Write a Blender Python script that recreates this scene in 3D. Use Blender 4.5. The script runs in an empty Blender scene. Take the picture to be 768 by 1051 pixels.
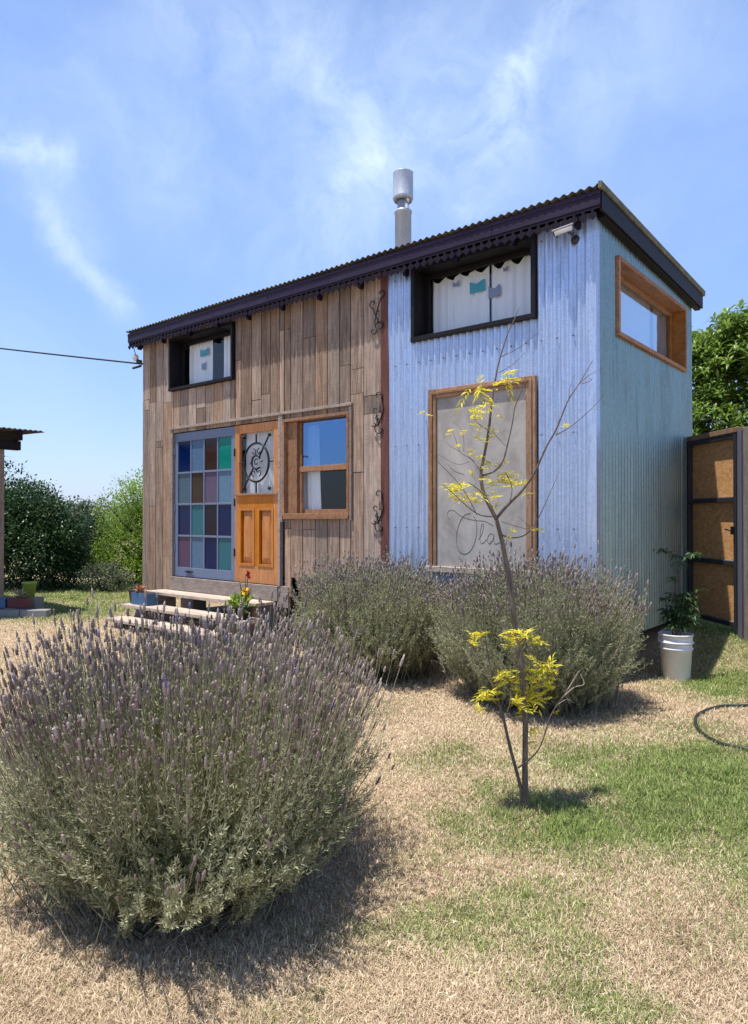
import bpy, bmesh, math, random
import numpy as np
from mathutils import Vector, Matrix, noise as mnoise
random.seed(7); rng = np.random.default_rng(7)
S = bpy.context.scene
C = S.collection
R = math.radians

# ---------------------------------------------------------------- camera
F_PX, YAW, PIT = 715.8, R(-39.59), R(.478)
CAM = np.array([2.353, -5.828, 1.45])
cd = bpy.data.cameras.new('camera'); cam = bpy.data.objects.new('camera', cd); C.objects.link(cam)
cam.location = CAM
cam.rotation_euler = (R(90) + PIT, R(.0), -YAW)
cd.sensor_fit = 'VERTICAL'; cd.sensor_height = 24; cd.lens = F_PX / 1051 * 24
cd.clip_start = .05; cd.clip_end = 2000
S.camera = cam
_F = np.array([math.sin(YAW) * math.cos(PIT), math.cos(YAW) * math.cos(PIT), math.sin(PIT)])
_R = np.array([math.cos(YAW), -math.sin(YAW), 0]); _U = np.cross(_R, _F)
def ray(x, y): return _F + _R * (x - 384) / F_PX - _U * (y - 525.5) / F_PX
def at(x, y, d): return CAM + ray(x, y) * d          # measured point -> world, at a chosen depth
def ondepth(x, y, ax, v):
    r = ray(x, y); return CAM + r * ((v - CAM[ax]) / r[ax])

# ---------------------------------------------------------------- sun and sky
LD = Vector((.50, .95, -4.17)).normalized()          # direction the sunlight travels
SUN_EL = math.asin(-LD.z); SUN_AZ = math.atan2(-LD.x, -LD.y)   # azimuth of the sun from +Y towards +X
sd = bpy.data.lights.new('sun', 'SUN'); so = bpy.data.objects.new('sun', sd); C.objects.link(so)
sd.energy = 4.9; sd.angle = R(.55); sd.color = (1, .955, .89)
so.rotation_euler = LD.to_track_quat('-Z', 'Y').to_euler()
W = bpy.data.worlds.new('World'); S.world = W; W.use_nodes = True
S.view_settings.view_transform = 'Standard'; S.view_settings.look = 'None'
S.view_settings.exposure = 0.5; S.view_settings.gamma = 1
def build_world():
    nt = W.node_tree; nt.nodes.clear(); N = nt.nodes.new; L = nt.links.new
    out = N('ShaderNodeOutputWorld'); bg = N('ShaderNodeBackground'); bg.inputs[1].default_value = .099
    sky = N('ShaderNodeTexSky'); sky.sky_type = 'NISHITA'; sky.sun_disc = False
    sky.sun_elevation = SUN_EL; sky.sun_rotation = SUN_AZ
    sky.air_density = 1.25; sky.dust_density = .6; sky.ozone_density = 2.2; sky.altitude = 0
    tc = N('ShaderNodeTexCoord')
    def math_(op, a, b=None, clamp=False):
        m = N('ShaderNodeMath'); m.operation = op; m.use_clamp = clamp
        for i, v in enumerate((a, b)):
            if v is None: continue
            if isinstance(v, (int, float)): m.inputs[i].default_value = v
            else: L(v, m.inputs[i])
        return m.outputs[0]
    def noise_(scale, det, rough, vec, dist=0):
        n = N('ShaderNodeTexNoise'); n.inputs['Scale'].default_value = scale; n.inputs['Detail'].default_value = det
        n.inputs['Roughness'].default_value = rough; n.inputs['Distortion'].default_value = dist; L(vec, n.inputs['Vector']); return n
    d = tc.outputs['Generated']
    w = noise_(4.0, 7, .62, d)
    sub = N('ShaderNodeVectorMath'); sub.operation = 'SUBTRACT'; L(w.outputs['Color'], sub.inputs[0]); sub.inputs[1].default_value = (.5, .5, .5)
    sc = N('ShaderNodeVectorMath'); sc.operation = 'SCALE'; L(sub.outputs[0], sc.inputs[0]); sc.inputs['Scale'].default_value = .16
    ad = N('ShaderNodeVectorMath'); ad.operation = 'ADD'; L(d, ad.inputs[0]); L(sc.outputs[0], ad.inputs[1])
    wd = ad.outputs[0]
    total = None
    # streaks of thin cloud, each a great-circle band: (start px, end px, width, strength)
    streaks = [((600, -30), (505, 105), .022, .55), ((520, 90), (475, 200), .036, .42), ((400, 130), (345, 255), .045, .50),
               ((640, -60), (380, 200), .13, .42), ((150, -10), (330, 60), .07, .40), ((330, -20), (360, 120), .11, .30),
               ((-20, 148), (62, 172), .020, .68), ((55, 235), (118, 318), .018, .68), ((30, 180), (90, 250), .035, .40),
               ((150, 150), (330, 300), .09, .25), ((-60, 60), (160, 130), .07, .2), ((640, 60), (760, 10), .07, .16)]
    det = noise_(11, 8, .62, wd, .5).outputs['Fac']
    for a, b, wdt, st in streaks:
        A = Vector(ray(*a)).normalized(); B = Vector(ray(*b)).normalized()
        n = A.cross(B).normalized(); mid = (A + B).normalized(); tdir = n.cross(mid).normalized(); half = A.angle(B) / 2
        def dot_(v):
            q = N('ShaderNodeVectorMath'); q.operation = 'DOT_PRODUCT'; L(wd, q.inputs[0]); q.inputs[1].default_value = v; return q.outputs['Value']
        ac = math_('DIVIDE', dot_(n), wdt); al = math_('DIVIDE', dot_(tdir), half * 1.15 + wdt * .4)
        ac2 = math_('POWER', math_('ABSOLUTE', ac), 2.0); al2 = math_('POWER', math_('ABSOLUTE', al), 4.0)
        e = math_('EXPONENT', math_('MULTIPLY', math_('ADD', ac2, al2), -1.0))
        front = math_('GREATER_THAN', dot_(mid), 0.0)
        e = math_('MULTIPLY', math_('MULTIPLY', e, front), st)
        total = e if total is None else math_('ADD', total, e)
    mp = N('ShaderNodeMapRange'); L(det, mp.inputs[0]); mp.inputs[1].default_value = .28; mp.inputs[2].default_value = .75
    mp.inputs[3].default_value = .12; mp.inputs[4].default_value = 1.1
    total = math_('MULTIPLY', total, mp.outputs[0])
    # faint veil all over
    v = noise_(2.2, 6, .58, wd, .6).outputs['Fac']
    mv = N('ShaderNodeMapRange'); L(v, mv.inputs[0]); mv.inputs[1].default_value = .50; mv.inputs[2].default_value = .85
    mv.inputs[3].default_value = 0; mv.inputs[4].default_value = .28
    zz_ = N('ShaderNodeSeparateXYZ'); L(d, zz_.inputs[0]); hi = N('ShaderNodeMapRange'); L(zz_.outputs[2], hi.inputs[0]); hi.inputs[1].default_value = .55; hi.inputs[2].default_value = .8; hi.inputs[3].default_value = 1; hi.inputs[4].default_value = .25
    total = math_('MULTIPLY', math_('ADD', total, mv.outputs[0], True), hi.outputs[0])
    # white of cloud
    mix = N('ShaderNodeMix'); mix.data_type = 'RGBA'; L(total, mix.inputs['Factor'])
    hs = N('ShaderNodeMix'); hs.data_type = 'RGBA'; hs.blend_type = 'MULTIPLY'; hs.inputs['Factor'].default_value = 1
    L(sky.outputs[0], hs.inputs[6]); up = N('ShaderNodeMix'); up.data_type = 'RGBA'; ez2 = N('ShaderNodeMapRange'); sz2 = N('ShaderNodeSeparateXYZ'); L(d, sz2.inputs[0]); L(sz2.outputs[2], ez2.inputs[0])
    ez2.inputs[1].default_value = .5; ez2.inputs[2].default_value = .8; L(ez2.outputs[0], up.inputs['Factor']); up.inputs[6].default_value = SKYMUL; up.inputs[7].default_value = (.42, .46, .58, 1); L(up.outputs[2], hs.inputs[7])
    even = N('ShaderNodeMix'); even.data_type = 'RGBA'; sepz = N('ShaderNodeSeparateXYZ'); L(d, sepz.inputs[0]); ez = N('ShaderNodeMapRange'); ez.interpolation_type = 'SMOOTHSTEP'; L(sepz.outputs[2], ez.inputs[0])
    ez.inputs[1].default_value = .52; ez.inputs[2].default_value = .82; ez.inputs[3].default_value = .5; ez.inputs[4].default_value = 0; L(ez.outputs[0], even.inputs['Factor'])
    L(hs.outputs[2], even.inputs[6]); even.inputs[7].default_value = (2.3, 3.7, 7.0, 1)
    L(even.outputs[2], mix.inputs[6]); mix.inputs[7].default_value = CLOUD
    L(mix.outputs[2], bg.inputs[0]); L(bg.outputs[0], out.inputs[0])
SKYMUL = (1.32, 1.38, 1.72, 1); CLOUD = (5.6, 6.9, 8.6, 1)
build_world()

# ---------------------------------------------------------------- materials
def mat(name, col=(.5, .5, .5), rough=.7, metal=0, spec=.5):
    m = bpy.data.materials.new(name); m.use_nodes = True
    b = m.node_tree.nodes['Principled BSDF']
    b.inputs['Base Color'].default_value = (*col, 1); b.inputs['Roughness'].default_value = rough
    b.inputs['Metallic'].default_value = metal; b.inputs['Specular IOR Level'].default_value = spec
    m['b'] = 1
    return m
class NT:
    def __init__(s, m): s.nt = m.node_tree; s.b = s.nt.nodes['Principled BSDF']; s.out = s.nt.nodes['Material Output']
    def N(s, t, **k):
        n = s.nt.nodes.new(t)
        for a, v in k.items(): setattr(n, a, v)
        return n
    def L(s, a, b): s.nt.links.new(a, b)
    def pos(s, sc=(1, 1, 1)):
        g = s.N('ShaderNodeTexCoord'); m = s.N('ShaderNodeMapping'); m.inputs['Scale'].default_value = sc
        s.L(g.outputs['Object'], m.inputs['Vector']); return m.outputs[0]
    def noise(s, vec, scale, det=4, rough=.55, dist=0):
        n = s.N('ShaderNodeTexNoise'); n.inputs['Scale'].default_value = scale; n.inputs['Detail'].default_value = det
        n.inputs['Roughness'].default_value = rough; n.inputs['Distortion'].default_value = dist; s.L(vec, n.inputs['Vector']); return n.outputs['Fac']
    def ramp(s, fac, stops, interp='LINEAR'):
        r = s.N('ShaderNodeValToRGB'); r.color_ramp.interpolation = interp; e = r.color_ramp.elements
        while len(e) < len(stops): e.new(.5)
        for el, (p, c) in zip(e, stops): el.position = p; el.color = (*c, 1) if len(c) == 3 else c
        s.L(fac, r.inputs[0]); return r.outputs[0]
    def mix(s, fac, a, b, mode='MIX'):
        m = s.N('ShaderNodeMix', data_type='RGBA', blend_type=mode)
        for i, v in ((0, fac), (6, a), (7, b)):
            if isinstance(v, (int, float)): m.inputs[i].default_value = v
            elif isinstance(v, tuple): m.inputs[i].default_value = (*v, 1) if len(v) == 3 else v
            else: s.L(v, m.inputs[i])
        return m.outputs[2]
    def math(s, op, a, b=0, clamp=False):
        m = s.N('ShaderNodeMath', operation=op, use_clamp=clamp)
        for i, v in ((0, a), (1, b)):
            if isinstance(v, (int, float)): m.inputs[i].default_value = v
            else: s.L(v, m.inputs[i])
        return m.outputs[0]
    def rng(s, v, a, b, c, d):
        m = s.N('ShaderNodeMapRange'); s.L(v, m.inputs[0])
        for i, q in enumerate((a, b, c, d)): m.inputs[i + 1].default_value = q
        return m.outputs[0]
    def bump(s, h, st=.3, dist=.01):
        b = s.N('ShaderNodeBump'); b.inputs['Strength'].default_value = st; b.inputs['Distance'].default_value = dist
        s.L(h, b.inputs['Height']); s.L(b.outputs[0], s.b.inputs['Normal'])
    def attr(s, n):
        a = s.N('ShaderNodeAttribute'); a.attribute_name = n; return a
    def island(s): return s.N('ShaderNodeNewGeometry').outputs['Random Per Island']
    def col(s, c): s.L(c, s.b.inputs['Base Color'])

def wood(name, c0, c1, rough=.75, grain=(14, 14, 1.2), axis=None, dark=(.05, .035, .025), blot=.5, isl=.5, bump=.35, saw=False):
    m = mat(name, c0, rough, 0, .2); n = NT(m); v = n.pos(grain)
    isl_o = n.island()
    off = n.N('ShaderNodeVectorMath', operation='ADD'); n.L(v, off.inputs[0])
    cmb = n.N('ShaderNodeCombineXYZ'); n.L(n.math('MULTIPLY', isl_o, 37.0), cmb.inputs[2]); n.L(n.math('MULTIPLY', isl_o, 11.0), cmb.inputs[0])
    n.L(cmb.outputs[0], off.inputs[1]); v = off.outputs[0]
    g1 = n.noise(v, 2.2, 8, .68, .6); g2 = n.noise(v, 9, 4, .7)
    c = n.mix(n.rng(g1, .36, .64, 0, 1), c0, c1)
    p = n.pos((1, 1, .6)); bl = n.noise(p, 5, 5, .65, .4)
    c = n.mix(n.rng(bl, .5, .75, 0, blot), c, tuple(x * .45 for x in c0))
    c = n.mix(n.rng(g2, .54, .72, 0, .75), c, dark)
    if saw: c = n.mix(n.rng(n.noise(n.pos((3, 3, 55)), 1.6, 4, .7), .52, .74, 0, .45), c, dark)
    hs = n.N('ShaderNodeHueSaturation'); n.L(c, hs.inputs['Color'])
    n.L(n.rng(isl_o, 0, 1, 1 - isl * .6, 1 + isl * .6), hs.inputs['Value'])
    n.L(n.rng(n.math('FRACT', n.math('MULTIPLY', isl_o, 7.3)), 0, 1, 1 - isl * .4, 1 + isl * .3), hs.inputs['Saturation'])
    n.col(hs.outputs[0]); n.bump(n.math('ADD', g1, n.math('MULTIPLY', g2, .6)), bump, .006)
    return m
M = {}
M['board'] = wood('weathered_board', (.43, .315, .23), (.18, .125, .095), .9, (16, 16, .8), dark=(.05, .036, .032), blot=.8, isl=.6, bump=.6, saw=True)
M['greywood'] = wood('grey_timber', (.36, .30, .26), (.22, .17, .14), .85, (3, 16, 16), dark=(.07, .05, .04), isl=.4)
M['post'] = wood('grey_post', (.33, .27, .23), (.20, .15, .12), .85, (16, 16, 1.5), isl=.3)
M['redwood'] = wood('red_brown_paint', (.17, .065, .045), (.10, .035, .028), .6, (14, 14, 1.5), isl=.2, blot=.5)
M['door'] = wood('varnished_pine', (.56, .225, .055), (.40, .145, .03), .42, (16, 16, 1.6), dark=(.14, .05, .015), blot=.2, isl=.28, bump=.12)
M['winwood'] = wood('brown_window_wood', (.36, .185, .085), (.22, .10, .045), .55, (10, 10, 5), dark=(.08, .04, .02), isl=.3, bump=.2)
M['sidewood'] = wood('oiled_window_wood', (.40, .19, .075), (.25, .11, .045), .6, (9, 4, 9), dark=(.08, .04, .02), isl=.5, bump=.2)
M['framewood'] = wood('worn_frame_wood', (.37, .215, .12), (.23, .12, .06), .65, (12, 12, 4), dark=(.09, .05, .03), isl=.35, bump=.3)
M['palewood'] = wood('pale_worn_wood', (.56, .46, .37), (.40, .32, .25), .8, (3, 12, 12), isl=.3)
M['blackwood'] = wood('black_stained_wood', (.010, .008, .011), (.006, .005, .007), .55, (12, 12, 6), dark=(.035, .028, .025), blot=.2, isl=.3, bump=.3)
M['fascia'] = wood('aubergine_paint', (.034, .022, .052), (.022, .014, .034), .55, (1.5, 12, 12), dark=(.02, .014, .02), blot=.4, isl=.2)
M['fringe'] = mat('dark_fringe', (.011, .006, .016), .6, 0, .15)
M['iron'] = mat('wrought_iron', (.012, .011, .013), .45, .3)
M['rustiron'] = mat('rusty_iron', (.045, .028, .022), .7)

def galv(name, tint=(.60, .66, .74), dirty=.4, metal=.55, rough=.42):
    m = mat(name, tint, rough, metal); n = NT(m)
    p = n.pos(); vo = n.N('ShaderNodeTexVoronoi'); vo.inputs['Scale'].default_value = 42; n.L(p, vo.inputs['Vector'])
    sp = n.rng(n.noise(p, 75, 3, .6), .3, .7, .84, 1.1)
    ps = n.pos((9, 9, .55)); st = n.noise(ps, 2.6, 6, .65, .3)
    pb = n.pos((1.1, 1.1, .5)); bl = n.noise(pb, 2.2, 5, .6, .5)
    c = n.mix(n.rng(bl, .38, .68, 0, .3), tint, tuple(x * .80 for x in tint))
    c = n.mix(n.rng(st, .52, .78, 0, dirty), c, (tint[0] * .34, tint[1] * .37, tint[2] * .43))
    hs = n.N('ShaderNodeHueSaturation'); n.L(c, hs.inputs['Color']); n.L(n.math('MULTIPLY', sp, n.rng(vo.outputs['Color'], 0, 1, .93, 1.05)), hs.inputs['Value'])
    n.col(hs.outputs[0]); n.L(n.rng(bl, .3, .7, rough - .08, rough + .15), n.b.inputs['Roughness'])
    n.bump(n.noise(p, 30, 3), .12, .002)
    return m
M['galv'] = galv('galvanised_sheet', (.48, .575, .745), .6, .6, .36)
M['galv_shaded'] = galv('galvanised_sheet_shaded', (.26, .36, .365), .6, .66, .32)  # same sheet as the front; shade and green ground reflection put into the tint
M['flue'] = galv('galvanised_pipe', (.52, .56, .62), .3, .3, .42)
def roofmat():
    m = mat('old_roof_sheet', (.1, .09, .08), .8, .15); n = NT(m); p = n.pos()
    c = n.ramp(n.noise(p, 3.5, 6, .65), [(.3, (.03, .026, .026)), (.5, (.06, .052, .045)), (.7, (.11, .10, .065))])
    n.col(c); n.bump(n.noise(p, 60, 3), .3, .003); return m
M['roof'] = roofmat()
def tinmat():
    m = mat('lichen_edge', (.2, .2, .12), .8); n = NT(m); p = n.pos()
    n.col(n.ramp(n.noise(p, 9, 6, .7), [(.3, (.05, .045, .035)), (.5, (.12, .115, .065)), (.7, (.20, .19, .12))])); return m
M['lichen'] = tinmat()

def glass(name, tint=(1, 1, 1), base=.06, gain=1.0, rough=.0, refl_tint=(1, 1, 1)):
    m = bpy.data.materials.new(name); m.use_nodes = True; nt = m.node_tree; nt.nodes.clear()
    o = nt.nodes.new('ShaderNodeOutputMaterial'); tr = nt.nodes.new('ShaderNodeBsdfTransparent'); tr.inputs[0].default_value = (*tint, 1)
    gl = nt.nodes.new('ShaderNodeBsdfGlossy'); gl.inputs['Roughness'].default_value = rough; gl.inputs[0].default_value = (*refl_tint, 1)
    lf = nt.nodes.new('ShaderNodeLayerWeight'); lf.inputs[0].default_value = .5
    lw = nt.nodes.new('ShaderNodeMath'); lw.operation = 'POWER'; lw.inputs[1].default_value = 4; nt.links.new(lf.outputs['Facing'], lw.inputs[0])
    mr = nt.nodes.new('ShaderNodeMath'); mr.operation = 'MULTIPLY_ADD'; mr.use_clamp = True
    mr.inputs[1].default_value = gain; mr.inputs[2].default_value = base; nt.links.new(lw.outputs[0], mr.inputs[0])
    mx = nt.nodes.new('ShaderNodeMixShader'); nt.links.new(mr.outputs[0], mx.inputs[0]); nt.links.new(tr.outputs[0], mx.inputs[1]); nt.links.new(gl.outputs[0], mx.inputs[2])
    nz = nt.nodes.new('ShaderNodeTexNoise'); nz.inputs['Scale'].default_value = 2.5; tcn = nt.nodes.new('ShaderNodeTexCoord'); nt.links.new(tcn.outputs['Object'], nz.inputs['Vector'])
    bp = nt.nodes.new('ShaderNodeBump'); bp.inputs['Strength'].default_value = .08; bp.inputs['Distance'].default_value = .02
    nt.links.new(nz.outputs[0], bp.inputs['Height']); nt.links.new(bp.outputs[0], gl.inputs['Normal'])
    nt.links.new(mx.outputs[0], o.inputs[0]); return m
M['glass'] = glass('window_glass', (.95, .97, .98), .022, .55)
M['glass_sky'] = glass('reflecting_glass', (.80, .88, .95), .26, 1.0, refl_tint=(.30, .52, .85))  # blue of the reflected sky put into the glossy colour
M['glass_side'] = glass('side_window_glass', (.9, .94, .98), .26, 1.0, refl_tint=(.78, .88, .96))  # pale blue sky reflection painted in through the glossy colour
def fabric():
    m = mat('white_curtain', (.90, .90, .92), .95, 0, .1); n = NT(m); tr = n.N('ShaderNodeBsdfTranslucent'); tr.inputs[0].default_value = (.8, .8, .82, 1)
    mx = n.N('ShaderNodeMixShader'); mx.inputs[0].default_value = .12; n.L(n.b.outputs[0], mx.inputs[1]); n.L(tr.outputs[0], mx.inputs[2]); n.L(mx.outputs[0], n.out.inputs[0])
    return m
M['curtain'] = fabric()
M['inside'] = mat('dim_interior', (.035, .032, .032), .95, 0, .1)  # near-black colour stands in for shade indoors and behind the board gaps
M['tealcloth'] = mat('teal_cloth', (.02, .30, .36), .8)
M['greycloth'] = mat('grey_cloth', (.22, .24, .34), .8)
def cement():
    m = mat('cement_board', (.3, .28, .25), .9); n = NT(m); p = n.pos((1, 1, .7))
    a = n.noise(p, 3.2, 7, .68, .5)
    n.col(n.ramp(a, [(.3, (.235, .215, .195)), (.5, (.36, .335, .305)), (.7, (.45, .42, .385))])); n.bump(n.noise(n.pos(), 40, 4), .2, .003); return m
M['cement'] = cement()
M['charcoal'] = mat('charcoal_line', (.11, .105, .10), .9)
def painted(name, c, rough=.5, var=.25):
    m = mat(name, c, rough); n = NT(m); p = n.pos()
    n.col(n.mix(n.rng(n.noise(p, 14, 6, .7), .4, .7, 0, var), c, tuple(x * .5 for x in c))); n.bump(n.noise(p, 50, 3), .12, .002); return m
M['bluegrey'] = painted('blue_grey_paint', (.135, .175, .27))
def osb():
    m = mat('osb_board', (.5, .26, .1), .75); n = NT(m); p = n.pos((1, 1, 1))
    vo = n.N('ShaderNodeTexVoronoi', feature='F1'); vo.inputs['Scale'].default_value = 22; mp = n.pos((1, 1, 2.2)); n.L(mp, vo.inputs['Vector'])
    a = n.noise(p, 30, 5, .7, 1.2)
    c = n.ramp(a, [(.3, (.34, .13, .035)), (.5, (.66, .31, .10)), (.68, (.82, .52, .24))])
    n.col(n.mix(.35, c, n.ramp(vo.outputs['Color'], [(.0, (.28, .12, .04)), (1, (.72, .45, .22))]))); n.bump(a, .3, .004); return m
M['osb'] = osb()
M['blackmetal'] = painted('black_gate_metal', (.03, .03, .035), .45)
M['greymetal'] = painted('grey_gate_metal', (.13, .13, .17), .5)
M['bucket'] = painted('dirty_white_plastic', (.76, .75, .75), .5, .3)
M['soil'] = mat('soil', (.05, .035, .025), .95)
M['bark'] = wood('sapling_bark', (.21, .17, .14), (.11, .088, .072), .9, (30, 30, 5), isl=.1, blot=.3)
M['paletwig'] = mat('pale_twig', (.34, .28, .22), .85)
M['trunk'] = mat('trunk_bark', (.09, .065, .05), .9)
M['hose'] = mat('green_black_hose', (.018, .028, .022), .5)
M['wire'] = mat('black_cable', (.012, .012, .014), .6)
M['cctv'] = mat('white_housing', (.70, .70, .70), .35)
M['blackplastic'] = mat('black_plastic', (.02, .02, .022), .45)
M['greenpot'] = painted('lime_green_pot', (.34, .48, .08), .5)
M['redpot'] = painted('dark_red_trough', (.11, .015, .022), .5)
M['bluepot'] = painted('blue_glazed_box', (.05, .13, .26), .5, .85)
M['stone'] = painted('pale_kerb_stone', (.27, .26, .25), .9, .5)
M['brownplant'] = mat('dry_succulent', (.38, .17, .08), .8)

def leafmat(name, lo, mid, hi, trans=.3, rough=.55, extra=None):
    """colour from the 'rnd' attribute; extra=(colour) mixed in by the 'zone' attribute"""
    m = mat(name, mid, rough, 0, .35); n = NT(m); a = n.attr('rnd').outputs['Fac']
    c = n.ramp(a, [(0, lo), (.5, mid), (1, hi)])
    if extra: c = n.mix(n.attr('zone').outputs['Fac'], c, n.mix(n.math('MULTIPLY', a, .6), extra, hi))
    n.col(c)
    tr = n.N('ShaderNodeBsdfTranslucent'); n.L(c, tr.inputs[0])
    mx = n.N('ShaderNodeMixShader'); mx.inputs[0].default_value = trans
    n.L(n.b.outputs[0], mx.inputs[1]); n.L(tr.outputs[0], mx.inputs[2]); n.L(mx.outputs[0], n.out.inputs[0]); return m
M['lavleaf'] = leafmat('lavender_leaf', (.20, .21, .12), (.40, .415, .245), (.62, .62, .43), .34, .7, extra=(.42, .43, .11))
M['lavstem'] = leafmat('lavender_stem', (.13, .11, .075), (.27, .25, .16), (.44, .40, .28), .15, .8)
M['lavhead'] = leafmat('lavender_head', (.20, .145, .13), (.44, .35, .31), (.70, .61, .54), .3, .9, extra=(.22, .17, .44))
M['yleaf'] = leafmat('yellow_leaflet', (.30, .38, .03), (.78, .66, .045), (.95, .82, .16), .5, .5)
M['hedgeleaf'] = leafmat('dark_hedge_leaf', (.014, .035, .012), (.034, .08, .026), (.11, .18, .07), .2, .35)
M['brightleaf'] = leafmat('bright_tree_leaf', (.09, .17, .015), (.21, .34, .035), (.38, .52, .08), .5, .5)
M['greyleaf'] = leafmat('grey_green_leaf', (.04, .06, .035), (.09, .12, .065), (.18, .21, .13), .25, .5)
M['loquat'] = leafmat('broad_glossy_leaf', (.05, .10, .015), (.13, .22, .035), (.32, .44, .09), .35, .38)
M['potleaf'] = leafmat('pot_plant_leaf', (.02, .05, .012), (.045, .10, .025), (.09, .18, .05), .3, .5)
M['grass'] = leafmat('grass_blade', (.27, .195, .115), (.49, .375, .24), (.76, .64, .45), .25, .8)
def grassmat():
    m = M['grass']; n = NT(m); a = n.attr('rnd').outputs['Fac']; z = n.attr('zone').outputs['Fac']
    straw = n.ramp(a, [(0, (.25, .17, .11)), (.45, (.63, .475, .32)), (1, (.93, .81, .62))])
    gr = n.ramp(a, [(0, (.06, .11, .02)), (.5, (.20, .30, .06)), (1, (.46, .53, .16))])
    c = n.mix(z, straw, gr); n.col(c)
    for l in list(n.nt.links):
        if l.to_node.type == 'BSDF_TRANSLUCENT': n.nt.links.remove(l)
    for q in n.nt.nodes:
        if q.type == 'BSDF_TRANSLUCENT': n.L(c, q.inputs[0])
grassmat()
def groundmat():
    m = mat('dry_lawn_soil', (.3, .24, .17), .95, 0, .15); n = NT(m); p = n.pos()
    z = n.attr('zone').outputs['Fac']; a = n.noise(p, 70, 6, .75, .5); b = n.noise(p, 1.4, 5, .6, .4)
    straw = n.ramp(a, [(.25, (.19, .13, .08)), (.5, (.47, .35, .235)), (.75, (.68, .55, .39))])
    straw = n.mix(n.rng(b, .45, .7, 0, .5), straw, (.26, .185, .125))
    gr = n.ramp(a, [(.25, (.04, .065, .015)), (.5, (.12, .16, .045)), (.75, (.27, .27, .11))])
    n.col(n.mix(z, straw, gr)); n.bump(a, .8, .02); return m
M['ground'] = groundmat()

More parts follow.
